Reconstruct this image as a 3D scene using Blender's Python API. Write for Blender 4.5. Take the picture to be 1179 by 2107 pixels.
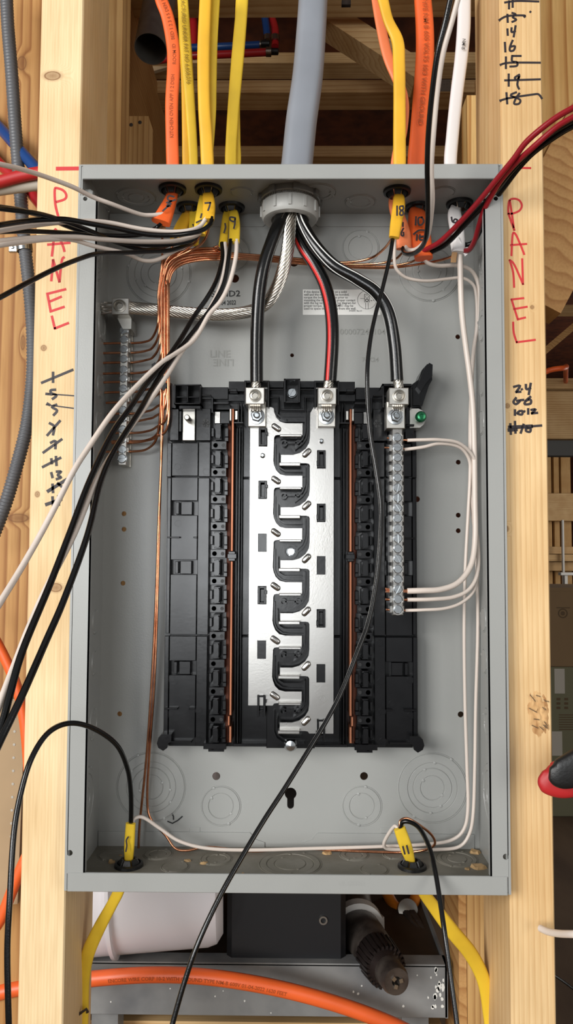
import bpy, bmesh, math, random
from mathutils import Vector, Matrix
random.seed(7)
scene = bpy.context.scene
for o in list(bpy.data.objects): bpy.data.objects.remove(o, do_unlink=True)
COL = scene.collection

# ------------------------------------------------------------------ camera
F, CX, CY = 1560.0, 589.5, 1053.5
CAM = Vector((0.005, -0.6373, -0.0303)); PITCH, YAW, ROLL = 0.0563, 0.0106, 0.0045
def _rot():
    c, s = math.cos(YAW), math.sin(YAW); A = Matrix(((c, s, 0), (-s, c, 0), (0, 0, 1)))
    c, s = math.cos(PITCH), math.sin(PITCH); B = Matrix(((1, 0, 0), (0, c, s), (0, -s, c)))
    c, s = math.cos(ROLL), math.sin(ROLL); D = Matrix(((c, 0, s), (0, 1, 0), (-s, 0, c)))
    return D @ B @ A
RM = _rot(); RT = RM.transposed()
cd = bpy.data.cameras.new('camera'); cam = bpy.data.objects.new('camera', cd); COL.objects.link(cam)
cd.sensor_fit = 'HORIZONTAL'; cd.sensor_width = 36.0; cd.lens = F / 1179.0 * 36.0
cd.clip_start = 0.01; cd.clip_end = 100
M4 = Matrix((RM[0], RM[2], -RM[1])).transposed().to_4x4(); M4.translation = CAM
cam.matrix_world = M4; scene.camera = cam
def P(u, v, val, ax=1):
    """point of the place seen at photo pixel (u, v) on the plane where coordinate ax equals val"""
    d = RT @ Vector(((u - CX) / F, 1.0, -(v - CY) / F))
    return CAM + d * ((val - CAM[ax]) / d[ax])

# ------------------------------------------------------------------ light
w = bpy.data.worlds.new('daylight'); scene.world = w; w.use_nodes = True
bg = w.node_tree.nodes['Background']; bg.inputs[0].default_value = (0.95, 0.97, 1.0, 1); bg.inputs[1].default_value = 0.30
def area(name, loc, target, sx, sy, power, col):
    l = bpy.data.lights.new(name, 'AREA'); l.shape = 'RECTANGLE'; l.size = sx; l.size_y = sy; l.energy = power; l.color = col
    o = bpy.data.objects.new(name, l); COL.objects.link(o); o.location = loc
    o.rotation_euler = (Vector(target) - Vector(loc)).to_track_quat('-Z', 'Y').to_euler()
    return o
area('window_light', (-1.85, -2.2, 0.60), (0, 0, 0), 1.4, 1.4, 92, (1.0, 0.985, 0.96))
area('added_reflection_light', (-0.50, -2.7, 0.06), (-0.05, 0, 0), 0.95, 0.8, 21, (0.95, 0.98, 1.0))  # added lamp, mirrored as the bright patch on the left bus bar
area('added_fill_light', (2.1, -2.4, 0.25), (0.1, 0, 0), 1.0, 1.9, 26, (1.0, 0.96, 0.90))  # added dim lamp lifting the brightness from the right, no doorway behind it
area('added_far_room_light', (3.7, 4.2, 0.5), (1.0, 4.6, -0.4), 1.6, 1.3, 30, (1.0, 0.97, 0.92))  # added lamp that brightens the dark room beyond, wall_right has no opening
vs = scene.view_settings; vs.view_transform = 'Standard'; vs.look = 'None'; vs.gamma = 1.0; vs.use_curve_mapping = False; vs.exposure = 0.0

# ------------------------------------------------------------------ materials
def lin(c): return tuple((x / 255 / 12.92) if x / 255 <= 0.04045 else ((x / 255 + 0.055) / 1.055) ** 2.4 for x in c) + (1.0,)
def new_mat(name):
    m = bpy.data.materials.new(name); m.use_nodes = True
    return m, m.node_tree, m.node_tree.nodes['Principled BSDF']
def noise_node(nt, scale, detail=3, stretch=None):
    g = nt.nodes.new('ShaderNodeNewGeometry'); n = nt.nodes.new('ShaderNodeTexNoise')
    n.inputs['Scale'].default_value = scale; n.inputs['Detail'].default_value = detail
    if stretch:
        mp = nt.nodes.new('ShaderNodeVectorMath'); mp.operation = 'MULTIPLY'; mp.inputs[1].default_value = stretch
        nt.links.new(g.outputs['Position'], mp.inputs[0]); nt.links.new(mp.outputs[0], n.inputs['Vector'])
    else: nt.links.new(g.outputs['Position'], n.inputs['Vector'])
    return n
def mat(name, c, rough=0.5, metal=0.0, var=0.0, vscale=60, bump=0.0, bscale=400, c2=None, stretch=None, spec=None, rvar=0.0):
    m, nt, b = new_mat(name)
    b.inputs['Base Color'].default_value = lin(c); b.inputs['Roughness'].default_value = rough; b.inputs['Metallic'].default_value = metal
    if spec is not None: b.inputs['Specular IOR Level'].default_value = spec
    if var or c2:
        n = noise_node(nt, vscale, 4, stretch); r = nt.nodes.new('ShaderNodeValToRGB')
        d = c2 if c2 else tuple(max(0, x * (1 - var)) for x in c)
        r.color_ramp.elements[0].color = lin(d); r.color_ramp.elements[1].color = lin(c)
        r.color_ramp.elements[0].position = 0.32; r.color_ramp.elements[1].position = 0.62
        nt.links.new(n.outputs['Fac'], r.inputs['Fac']); nt.links.new(r.outputs['Color'], b.inputs['Base Color'])
        if rvar:
            q = nt.nodes.new('ShaderNodeMapRange'); q.inputs[3].default_value = rough - rvar; q.inputs[4].default_value = rough + rvar
            nt.links.new(n.outputs['Fac'], q.inputs[0]); nt.links.new(q.outputs[0], b.inputs['Roughness'])
    if bump:
        n2 = noise_node(nt, bscale, 2, stretch); bp = nt.nodes.new('ShaderNodeBump'); bp.inputs['Strength'].default_value = bump
        bp.inputs['Distance'].default_value = 0.0006
        nt.links.new(n2.outputs['Fac'], bp.inputs['Height']); nt.links.new(bp.outputs[0], b.inputs['Normal'])
    return m
def wood(name, light, dark, axis=2, band=0.005, across=(1, 0.4, 0), knots=(), rough=0.62, contrast=0.5, seed=0.0, wav=0.055):
    """pine: growth-ring bands along one axis, fine fibre, dark knots at given places (x, z, rx, rz)"""
    m, nt, b = new_mat(name); L = nt.links.new; N = nt.nodes.new
    b.inputs['Roughness'].default_value = rough; b.inputs['Specular IOR Level'].default_value = 0.3
    g = N('ShaderNodeNewGeometry')
    st = [1.0, 1.0, 1.0]; st[axis] = 0.05
    mp = N('ShaderNodeMapping'); mp.inputs['Scale'].default_value = st; mp.inputs['Location'].default_value = (seed, seed * 0.7, seed * 1.3)
    L(g.outputs['Position'], mp.inputs['Vector'])
    n1 = N('ShaderNodeTexNoise'); n1.inputs['Scale'].default_value = 14; n1.inputs['Detail'].default_value = 2; L(mp.outputs[0], n1.inputs['Vector'])
    sep = N('ShaderNodeVectorMath'); sep.operation = 'DOT_PRODUCT'; sep.inputs[1].default_value = across; L(mp.outputs[0], sep.inputs[0])
    wob = N('ShaderNodeMath'); wob.operation = 'MULTIPLY_ADD'; L(n1.outputs['Fac'], wob.inputs[0]); wob.inputs[1].default_value = wav; L(sep.outputs['Value'], wob.inputs[2])
    last = wob.outputs[0]
    # grain flows round each knot
    kn = []
    for (kx, kz, rx, rz) in knots:
        v = N('ShaderNodeVectorMath'); v.operation = 'SUBTRACT'; L(g.outputs['Position'], v.inputs[0])
        cen = [kx, 0, kz]; v.inputs[1].default_value = cen
        v2 = N('ShaderNodeVectorMath'); v2.operation = 'MULTIPLY'; v2.inputs[1].default_value = (1 / rx, 0, 1 / rz); L(v.outputs[0], v2.inputs[0])
        ln = N('ShaderNodeVectorMath'); ln.operation = 'LENGTH'; L(v2.outputs[0], ln.inputs[0]); kn.append(ln.outputs['Value'])
        e = N('ShaderNodeMapRange'); e.inputs[1].default_value = 0.5; e.inputs[2].default_value = 3.2; e.inputs[3].default_value = 0.012; e.inputs[4].default_value = 0.0
        e.interpolation_type = 'SMOOTHERSTEP'; L(ln.outputs['Value'], e.inputs[0])
        ad = N('ShaderNodeMath'); ad.operation = 'ADD'; L(last, ad.inputs[0]); L(e.outputs[0], ad.inputs[1]); last = ad.outputs[0]
    fr = N('ShaderNodeMath'); fr.operation = 'MULTIPLY'; fr.inputs[1].default_value = 1.0 / band; L(last, fr.inputs[0])
    fc = N('ShaderNodeMath'); fc.operation = 'FRACT'; L(fr.outputs[0], fc.inputs[0])
    r = N('ShaderNodeValToRGB'); cr = r.color_ramp
    mid = tuple(light[i] * (1 - contrast) + dark[i] * contrast for i in range(3))
    cr.elements[0].position = 0.0; cr.elements[0].color = lin(light); cr.elements[1].position = 1.0; cr.elements[1].color = lin(light)
    e = cr.elements.new(0.55); e.color = lin(tuple(light[i] * 0.7 + mid[i] * 0.3 for i in range(3)))
    e = cr.elements.new(0.86); e.color = lin(mid)
    L(fc.outputs[0], r.inputs['Fac'])
    n2 = N('ShaderNodeTexNoise'); n2.inputs['Scale'].default_value = 420; n2.inputs['Detail'].default_value = 3; L(mp.outputs[0], n2.inputs['Vector'])
    n3 = N('ShaderNodeTexNoise'); n3.inputs['Scale'].default_value = 9; n3.inputs['Detail'].default_value = 2; L(g.outputs['Position'], n3.inputs['Vector'])
    m1 = N('ShaderNodeMix'); m1.data_type = 'RGBA'; m1.blend_type = 'MULTIPLY'; m1.inputs['Factor'].default_value = 1.0
    r2 = N('ShaderNodeValToRGB'); r2.color_ramp.elements[0].color = (0.89, 0.86, 0.82, 1); r2.color_ramp.elements[1].color = (1, 1, 1, 1)
    r2.color_ramp.elements[0].position = 0.3; r2.color_ramp.elements[1].position = 0.6
    L(n2.outputs['Fac'], r2.inputs['Fac']); L(r.outputs['Color'], m1.inputs['A']); L(r2.outputs['Color'], m1.inputs['B'])
    m2 = N('ShaderNodeMix'); m2.data_type = 'RGBA'; m2.blend_type = 'MULTIPLY'; m2.inputs['Factor'].default_value = 1.0
    r3 = N('ShaderNodeValToRGB'); r3.color_ramp.elements[0].color = (0.86, 0.80, 0.72, 1); r3.color_ramp.elements[1].color = (1, 1, 1, 1)
    r3.color_ramp.elements[0].position = 0.35; r3.color_ramp.elements[1].position = 0.65
    L(n3.outputs['Fac'], r3.inputs['Fac']); L(m1.outputs['Result'], m2.inputs['A']); L(r3.outputs['Color'], m2.inputs['B'])
    out = m2.outputs['Result']
    for val in kn:
        kr = N('ShaderNodeValToRGB'); c = kr.color_ramp
        c.elements[0].position = 0.0; c.elements[0].color = (0.75, 0.75, 0.75, 1); c.elements[1].position = 0.5; c.elements[1].color = (0, 0, 0, 1)
        q = c.elements.new(0.24); q.color = (0.55, 0.55, 0.55, 1)
        q = c.elements.new(0.30); q.color = (0.95, 0.95, 0.95, 1)
        q = c.elements.new(0.35); q.color = (0.3, 0.3, 0.3, 1)
        sc = N('ShaderNodeMath'); sc.operation = 'MULTIPLY'; sc.inputs[1].default_value = 0.33; L(val, sc.inputs[0]); L(sc.outputs[0], kr.inputs['Fac'])
        mk = N('ShaderNodeMix'); mk.data_type = 'RGBA'; L(kr.outputs['Color'], mk.inputs['Factor']); L(out, mk.inputs['A']); mk.inputs['B'].default_value = lin((120, 78, 42))
        out = mk.outputs['Result']
    L(out, b.inputs['Base Color'])
    bp = N('ShaderNodeBump'); bp.inputs['Strength'].default_value = 0.25; bp.inputs['Distance'].default_value = 0.0005
    L(n2.outputs['Fac'], bp.inputs['Height']); L(bp.outputs[0], b.inputs['Normal'])
    return m
def pk(u, v, ru, rv, y):
    p = P(u, v, y); s = (y - CAM.y) / F
    return (p.x, p.z, ru * s, rv * s)
PLIGHT, PDARK = (232, 207, 164), (206, 168, 118)
M = dict(
 grey=mat('grey_enamel', (154, 155, 152), 0.31, bump=0.10, bscale=900, var=0.03, vscale=8),
 black=mat('black_plastic', (9, 9, 11), 0.22, bump=0.05, bscale=300, var=0.15, vscale=40, rvar=0.06),
 rubber=mat('black_rubber', (18, 18, 18), 0.45, bump=0.3, bscale=500),
 tin=mat('tin_plated_bus', (186, 184, 180), 0.27, 1.0, bump=0.05, bscale=700, c2=(177, 174, 169), vscale=10, rvar=0.04),
 lug=mat('aluminium_lug', (196, 193, 186), 0.36, 1.0, bump=0.1, bscale=500),
 zinc=mat('zinc_plated_steel', (178, 182, 184), 0.25, 1.0, bump=0.05, bscale=300),
 stamped=mat('dull_stamped_steel', (160, 156, 148), 0.4, 1.0),
 copper=mat('bare_copper', (228, 164, 126), 0.22, 1.0, c2=(194, 124, 88), vscale=90),
 copperbar=mat('copper_strip', (178, 120, 92), 0.42, 1.0, c2=(136, 84, 62), vscale=30, stretch=(1, 1, 0.2)),
 browncopper=mat('shaded_copper', (96, 54, 38), 0.45, 0.7, c2=(66, 36, 26), vscale=30, stretch=(1, 1, 0.2)),  # dark tone is the shade deep in the trench, put into the copper
 strand=mat('aluminium_strand', (226, 222, 214), 0.22, 1.0),
 wblack=mat('black_wire_insulation', (13, 13, 13), 0.2, bump=0.08, bscale=900),
 wwhite=mat('white_wire_insulation', (216, 203, 192), 0.34),
 wred=mat('red_wire_insulation', (138, 22, 32), 0.3),
 stripe_red=mat('red_stripe', (200, 36, 32), 0.35), stripe_white=mat('white_stripe', (226, 226, 222), 0.35),
 yellow=mat('yellow_jacket', (230, 192, 52), 0.42, var=0.06, vscale=30, bump=0.1, bscale=150),
 amber=mat('deep_yellow_jacket', (228, 174, 46), 0.42, var=0.06, vscale=30, bump=0.1, bscale=150),
 orange=mat('orange_jacket', (234, 100, 44), 0.42, var=0.05, vscale=30, bump=0.1, bscale=150),
 salmon=mat('pale_orange_jacket', (230, 126, 78), 0.45, var=0.05, vscale=30),
 jwhite=mat('white_jacket', (226, 222, 220), 0.42, bump=0.1, bscale=150),
 jgrey=mat('grey_jacket', (130, 134, 141), 0.36, var=0.05, vscale=20, bump=0.1, bscale=120),
 pvc=mat('grey_plastic', (176, 176, 172), 0.4),
 paper=mat('kraft_paper', (178, 138, 96), 0.8),
 sticker=mat('white_label', (224, 224, 220), 0.5), ink=mat('black_print', (28, 28, 30), 0.6),
 marker=mat('black_marker', (38, 30, 34), 0.55), redmark=mat('red_marker', (196, 44, 46), 0.6),
 green=mat('green_screw', (38, 112, 74), 0.25, 0.7),
 blueprint=mat('dark_print', (60, 56, 52), 0.6), brownprint=mat('brown_print', (160, 70, 20), 0.6), yprint=mat('olive_print', (150, 120, 30), 0.6),
 conduit=mat('grey_conduit', (92, 94, 98), 0.45, var=0.1, vscale=20), pexr=mat('red_pipe', (170, 30, 34), 0.35), pexb=mat('blue_pipe', (22, 62, 120), 0.35),
 brass=mat('crimp_ring', (150, 140, 128), 0.3, 1.0), duct=mat('galvanised_pipe', (150, 149, 145), 0.4, 0.55, var=0.2, vscale=20, rvar=0.08),
 bucket=mat('white_bucket', (224, 222, 226), 0.4), casep=mat('black_case', (16, 17, 20), 0.5),
 tray=mat('galvanised_tray', (138, 139, 138), 0.5, 0.2, c2=(104, 106, 108), vscale=16, bump=0.2, bscale=90),
 plaster=mat('plaster_drip', (222, 222, 216), 0.8),
 tool=mat('worn_tool_steel', (92, 84, 78), 0.42, 0.6, c2=(62, 54, 50), vscale=60), toolgrey=mat('grey_collar', (186, 184, 180), 0.45),
 chuck=mat('dark_chuck', (48, 40, 38), 0.4, 0.6), ograp=mat('orange_grip', (196, 112, 24), 0.5),
 tared=mat('red_rubber', (176, 34, 36), 0.5),
 card=mat('cardboard', (128, 104, 74), 0.85, var=0.06, vscale=3), cardg=mat('greenish_carton', (112, 110, 86), 0.85), tape=mat('paper_tape', (176, 170, 158), 0.6), cardink=mat('carton_print', (92, 74, 52), 0.85),
 osb=mat('brown_strand_board', (104, 52, 26), 0.8, c2=(70, 33, 16), vscale=18), slab=mat('dusty_floor', (104, 84, 64), 0.85, c2=(82, 64, 48), vscale=6, stretch=(1, 0.3, 1)),
 tan=mat('tan_board', (176, 150, 116), 0.8, var=0.1, vscale=10), darkpanel=mat('grey_header', (84, 84, 82), 0.7), whitepipe=mat('white_plastic', (216, 214, 208), 0.5),
 dust=mat('wood_crumb', (190, 156, 110), 0.85, var=0.2, vscale=200), putty=mat('dusty_enamel', (112, 108, 96), 0.6, c2=(126, 122, 112), vscale=40, bump=0.3, bscale=300),
 torn=mat('torn_pine_fibre', (218, 178, 124), 0.8, c2=(168, 122, 74), vscale=140, stretch=(1, 1, 0.4)),
 emboss=mat('embossed_enamel', (138, 139, 135), 0.35),
 benchtop=mat('stained_board', (64, 48, 32), 0.75, c2=(44, 32, 22), vscale=14),
 bluewire=mat('blue_black_insulation', (34, 36, 54), 0.25),
)
YS = 0.0127     # face of the studs, half an inch behind the front of the panel
M['stud_l'] = wood('pine_left_stud', PLIGHT, PDARK, band=0.0026, contrast=0.24, wav=0.012, knots=[pk(108, 156, 18, 10, YS), pk(90, 716, 6, 6, YS), pk(77, 1017, 5, 6, YS), pk(115, 1209, 13, 9, YS)])
M['stud_r'] = wood('pine_right_stud', (229, 197, 148), (192, 144, 90), band=0.0046, contrast=0.34, seed=0.31, wav=0.022,
    knots=[pk(1095, 632, 4, 4, YS), pk(1044, 835, 5, 5, YS), pk(1040, 1088, 6, 7, YS)])
M['pine_x'] = wood('pine_along_x', (212, 180, 132), (168, 122, 74), axis=0, across=(0, 0.5, 1), band=0.012, contrast=0.5)
M['pine_y'] = wood('pine_along_y', (196, 154, 100), (150, 100, 54), axis=1, across=(0.4, 0, 1), band=0.014, contrast=0.6, knots=[])
M['pine_z'] = wood('pine_along_z', (206, 168, 112), (150, 104, 58), axis=2, band=0.011, contrast=0.6, seed=0.77)
M['pine_back'] = wood('pine_behind', (198, 154, 98), (136, 84, 40), axis=2, band=0.016, contrast=0.75, seed=0.2, knots=[pk(45, 130, 10, 16, 0.2), pk(47, 705, 5, 16, 0.2), pk(38, 1066, 22, 9, 0.2)])
M['pine_bright'] = wood('pine_bright_grain', (236, 196, 130), (176, 118, 58), axis=2, band=0.014, contrast=0.85, seed=1.7, knots=[pk(1168, 365, 14, 20, 0.16)])

# ------------------------------------------------------------------ mesh helpers
def catmull(pts, n):
    """pts: list of tuples of floats; returns a smooth resampling through them"""
    out = []; k = len(pts)
    for i in range(k - 1):
        p0, p1, p2, p3 = pts[max(i - 1, 0)], pts[i], pts[i + 1], pts[min(i + 2, k - 1)]
        for j in range(n):
            t = j / n; t2 = t * t; t3 = t2 * t
            out.append(tuple(0.5 * (2 * b + (c - a) * t + (2 * a - 5 * b + 4 * c - d) * t2 + (-a + 3 * b - 3 * c + d) * t3) for a, b, c, d in zip(p0, p1, p2, p3)))
    out.append(tuple(pts[-1])); return out
class MB:
    def __init__(s): s.v = []; s.f = []
    def add(s, vs, fs):
        k = len(s.v); s.v += [Vector(v) for v in vs]; s.f += [tuple(i + k for i in f) for f in fs]
    def box(s, x0, x1, y0, y1, z0, z1, b=0.0):
        if not b:
            s.add([(x, y, z) for y in (y0, y1) for (x, z) in ((x0, z0), (x1, z0), (x1, z1), (x0, z1))], [(0, 1, 2, 3), (7, 6, 5, 4), (0, 4, 5, 1), (1, 5, 6, 2), (2, 6, 7, 3), (3, 7, 4, 0)])
        else:
            r = lambda i, y: [(x0 + i, y, z0 + i), (x1 - i, y, z0 + i), (x1 - i, y, z1 - i), (x0 + i, y, z1 - i)]
            q = [(0, 1, 2, 3), (11, 10, 9, 8)]
            for l in (0, 4):
                for i in range(4): j = (i + 1) % 4; q.append((l + i, l + 4 + i, l + 4 + j, l + j))
            s.add(r(b, y0) + r(0, y0 + b) + r(0, y1), q)
    def pbox(s, u0, v0, u1, v1, y0, y1, b=0.0):
        """box whose front face covers a photo rectangle at depth y0"""
        um, vm = (u0 + u1) / 2, (v0 + v1) / 2
        s.box(P(u0, vm, y0).x, P(u1, vm, y0).x, y0, y1, P(um, v1, y0).z, P(um, v0, y0).z, b)
    def prism(s, pts, y0, y1, b=0.0):
        n = len(pts); s.add([(x, y0, z) for x, z in pts] + [(x, y1, z) for x, z in pts], [tuple(range(n)), tuple(range(2 * n - 1, n - 1, -1))] + [(i, n + i, n + (i + 1) % n, (i + 1) % n) for i in range(n)])
    def pprism(s, px, y0, y1): s.prism([(P(u, v, y0).x, P(u, v, y0).z) for u, v in px], y0, y1)
    def beam(s, a, b_, w, t, up=(0, 0, 1)):
        a, b_ = Vector(a), Vector(b_); d = (b_ - a).normalized(); sd = d.cross(Vector(up)).normalized(); u = sd.cross(d)
        vs = [p + sd * (i * w / 2) + u * (j * t / 2) for p in (a, b_) for i, j in ((-1, -1), (1, -1), (1, 1), (-1, 1))]
        s.add(vs, [(0, 1, 2, 3), (7, 6, 5, 4), (0, 4, 5, 1), (1, 5, 6, 2), (2, 6, 7, 3), (3, 7, 4, 0)])
    def lathe(s, c, axis, prof, n=32, close=True):
        c = Vector(c); ax = Vector(axis).normalized(); e1 = ax.orthogonal().normalized(); e2 = ax.cross(e1); vs = []; fs = []
        for r, h in prof:
            for i in range(n): a = 2 * math.pi * i / n; vs.append(c + ax * h + (e1 * math.cos(a) + e2 * math.sin(a)) * r)
        m = len(prof)
        for k in range(m - 1):
            for i in range(n): j = (i + 1) % n; fs.append((k * n + i, k * n + j, (k + 1) * n + j, (k + 1) * n + i))
        if close:
            if prof[0][0] > 1e-6: fs.append(tuple(range(n)))
            if prof[-1][0] > 1e-6: fs.append(tuple(range((m - 1) * n, m * n)))
        s.add(vs, fs)
    def cyl(s, c, axis, r, h, n=20, r2=None): s.lathe(c, axis, [(r, 0), (r if r2 is None else r2, h)], n)
    def ring(s, c, axis, ri, ro, h, n=32): s.lathe(c, axis, [(ri, 0), (ro, 0), (ro, h), (ri, h), (ri, 0)], n, False)
    def sweep(s, path, n=10, flat=False, ribs=None):
        """path: list of (Vector, half_width, half_thickness); flat sweeps keep their broad side to the front"""
        pts = [p[0] for p in path]; k = len(pts); vs = []; fs = []; N = None
        for i in range(k):
            T = (pts[min(i + 1, k - 1)] - pts[max(i - 1, 0)]).normalized()
            if flat or N is None:
                ref = Vector((0, -1, 0)) if abs(T.y) < 0.96 else Vector((0, 0, 1)); N = (ref - T * ref.dot(T)).normalized()
            else: N = (N - T * N.dot(T)).normalized()
            B = T.cross(N)
            hw, ht = path[i][1], path[i][2]
            for j in range(n):
                a = 2 * math.pi * j / n; ca, sa = math.cos(a), math.sin(a)
                if flat: ca = math.copysign(abs(ca) ** 0.6, ca); sa = math.copysign(abs(sa) ** 0.75, sa)
                vs.append(pts[i] + B * (ca * hw) + N * (sa * ht))
        for i in range(k - 1):
            for j in range(n): q = (j + 1) % n; fs.append((i * n + j, i * n + q, (i + 1) * n + q, (i + 1) * n + j))
        fs.append(tuple(range(n))); fs.append(tuple(range((k - 1) * n, k * n))); s.add(vs, fs)
    def tube(s, pts, r, n=10, sub=7):
        cp = catmull([tuple(p) for p in pts], sub); s.sweep([(Vector(p), r, r) for p in cp], n); return cp
    def ribbon(s, pts, wd, n=(0, -1, 0), t=0.00015):
        """flat stroke of ink lying on a surface with normal n"""
        n = Vector(n); k = len(pts); vs = []
        for i in range(k):
            T = (pts[min(i + 1, k - 1)] - pts[max(i - 1, 0)])
            T = T.normalized() if T.length > 1e-9 else Vector((1, 0, 0)); B = T.cross(n).normalized() * (wd / 2)
            ext = T * (wd * 0.3) * (-1 if i == 0 else (1 if i == k - 1 else 0))
            vs += [pts[i] + B + ext + n * t, pts[i] - B + ext + n * t, pts[i] + B + ext, pts[i] - B + ext]
        fs = []
        for i in range(k - 1):
            a, b_ = 4 * i, 4 * i + 4; fs += [(a, a + 1, b_ + 1, b_), (a + 1, a + 3, b_ + 3, b_ + 1), (a + 2, a, b_, b_ + 2)]
        fs += [(0, 2, 3, 1), (4 * k - 4, 4 * k - 3, 4 * k - 1, 4 * k - 2)]
        s.add(vs, fs)
    def mesh(s, name, origin=Vector((0, 0, 0)), m=None, angle=35):
        me = bpy.data.meshes.new(name); me.from_pydata([v - origin for v in s.v], [], s.f); me.validate()
        bm = bmesh.new(); bm.from_mesh(me); bmesh.ops.recalc_face_normals(bm, faces=bm.faces); bm.to_mesh(me); bm.free()
        me.shade_smooth(); me.set_sharp_from_angle(angle=math.radians(angle))
        if m: me.materials.append(M[m])
        return me
    def build(s, name, m, parent=None, angle=35):
        if parent is not None:
            me = s.mesh(name, ORIGIN[parent.name], m, angle); o = bpy.data.objects.new(name, me); COL.objects.link(o); o.parent = parent; ORIGIN[o.name] = ORIGIN[parent.name]
        else:
            lo = [min(v[i] for v in s.v) for i in range(3)]; hi = [max(v[i] for v in s.v) for i in range(3)]
            org = Vector(((lo[0] + hi[0]) / 2, (lo[1] + hi[1]) / 2, lo[2])); me = s.mesh(name, org, m, angle)
            o = bpy.data.objects.new(name, me); COL.objects.link(o); o.location = org; ORIGIN[o.name] = org
        return o
ORIGIN = {}
def tag(o, label, cat, group=None):
    o['label'] = label; o['category'] = cat
    if group: o['group'] = group
    return o
def struct(o, label=None):
    o['kind'] = 'structure'
    if label: o['label'] = label
    return o
def thing(name, label, cat, loc, group=None):
    o = bpy.data.objects.new(name, None); COL.objects.link(o); o.empty_display_size = 0.02; o.location = loc; ORIGIN[o.name] = Vector(loc)
    return tag(o, label, cat, group)
def inst(me, name, parent, loc, rot=None):
    """one more object sharing a mesh that was made round its own origin"""
    o = bpy.data.objects.new(name, me); COL.objects.link(o); o.parent = parent; o.location = Vector(loc) - ORIGIN[parent.name]
    if rot: o.rotation_euler = rot
    ORIGIN[o.name] = Vector(loc); return o
def plate(outer, holes, place, thick, name, m, parent):
    """sheet with real holes: outer loop and hole loops in 2D, place(a, b, depth) gives the 3D point"""
    bm = bmesh.new(); edges = []
    for lp in [outer] + holes:
        vs = [bm.verts.new(place(a, b_, 0)) for a, b_ in lp]
        for i in range(len(vs)): edges.append(bm.edges.new((vs[i], vs[(i + 1) % len(vs)])))
    bmesh.ops.triangle_fill(bm, use_beauty=True, use_dissolve=False, edges=edges)
    off = Vector(place(0, 0, thick)) - Vector(place(0, 0, 0))
    ret = bmesh.ops.extrude_face_region(bm, geom=list(bm.faces)); vv = [e for e in ret['geom'] if isinstance(e, bmesh.types.BMVert)]
    bmesh.ops.translate(bm, verts=vv, vec=off)
    b = MB(); bm.verts.index_update(); b.v = [v.co.copy() for v in bm.verts]; b.f = [tuple(v.index for v in f.verts) for f in bm.faces]; bm.free()
    return b.build(name, m, parent, 30)
def circ(a, b_, r, n=20): return [(a + r * math.cos(2 * math.pi * i / n), b_ + r * math.sin(2 * math.pi * i / n)) for i in range(n)]
_tc = {}
def text_geo(body, size):
    """flat outlines of a word in the built-in font, baseline at the origin"""
    if (body, size) in _tc: return _tc[(body, size)]
    cu = bpy.data.curves.new('lettering', 'FONT'); cu.body = body; cu.size = size; cu.resolution_u = 2; cu.offset = size * 0.012
    ob = bpy.data.objects.new('lettering', cu); COL.objects.link(ob); dg = bpy.context.evaluated_depsgraph_get()
    me = bpy.data.meshes.new_from_object(ob.evaluated_get(dg)); vs = [v.co.copy() for v in me.vertices]; fs = [tuple(p.vertices) for p in me.polygons]
    bpy.data.objects.remove(ob); bpy.data.meshes.remove(me); bpy.data.curves.remove(cu); _tc[(body, size)] = (vs, fs); return vs, fs
def text_flat(mb, body, size, origin, ex, ez):
    vs, fs = text_geo(body, size); ex, ez, o = Vector(ex), Vector(ez), Vector(origin); mb.add([o + ex * v.x + ez * v.y for v in vs], fs)
def text_path(mb, body, size, path, s0, lift, shift=0.0, up=False):
    """lettering printed along a cable: path of Vectors, starting s0 metres along it"""
    acc = [0.0]
    for a, b_ in zip(path, path[1:]): acc.append(acc[-1] + (b_ - a).length)
    vs, fs = text_geo(body, size); out = []
    for v in vs:
        sp = s0 + (-v.x if up else v.x); i = 0
        while i < len(acc) - 2 and acc[i + 1] < sp: i += 1
        T = (path[i + 1] - path[i]).normalized(); p = path[i] + T * (sp - acc[i])
        ref = Vector((0, -1, 0)); N = (ref - T * ref.dot(T)).normalized(); U = N.cross(-T if up else T)
        out.append(p + N * lift + U * (v.y - size * 0.33 + shift))
    mb.add(out, fs)
def knockout(parent, c, normal, radii, h=0.0009, ties=2, a0=0.3, m='grey'):
    """pressed rings of a knockout, each parted from the next by a groove"""
    b = MB(); rr = sorted(radii, reverse=True); prof = [(rr[0] + 0.0013, 0.0), (rr[0] + 0.0009, h * 0.6), (rr[0] + 0.0004, h * 0.6), (rr[0], 0.0001), (rr[0] - 0.0005, h)]
    for i, r in enumerate(rr[1:]):
        lv = h if i % 2 else h * 0.55; prof += [(r + 0.0005, prof[-1][1]), (r, 0.0001), (r - 0.0005, lv)]
    prof.append((0.0, prof[-1][1])); b.lathe(c, normal, prof, 44)
    ax = Vector(normal).normalized(); e1 = ax.orthogonal().normalized(); e2 = ax.cross(e1)
    for i, r in enumerate(rr):
        for t in range(ties):
            a = a0 + math.pi * t + 0.5 * i; b.lathe(Vector(c) + (e1 * math.cos(a) + e2 * math.sin(a)) * r, ax, [(0.0018, 0.0), (0.0014, h * 1.2), (0.0, h * 1.5)], 8)
    return b.build('knockout', m, parent, 20)
def strokes(lines, scale, origin, y, wd, parent, name, m, smooth=True):
    """handwriting: polylines measured on an enlargement of the photo (scale, origin)"""
    b = MB()
    for ln in lines:
        wdt = wd
        if isinstance(ln[0], (int, float)): wdt = wd * ln[0]; ln = ln[1:]
        pp = [(origin[0] + x / scale, origin[1] + z / scale) for x, z in ln]
        if len(pp) > 2 and smooth: pp = catmull(pp, 4)
        b.ribbon([P(u, v, y) for u, v in pp], wdt)
    return b.build(name, m, parent)

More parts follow.
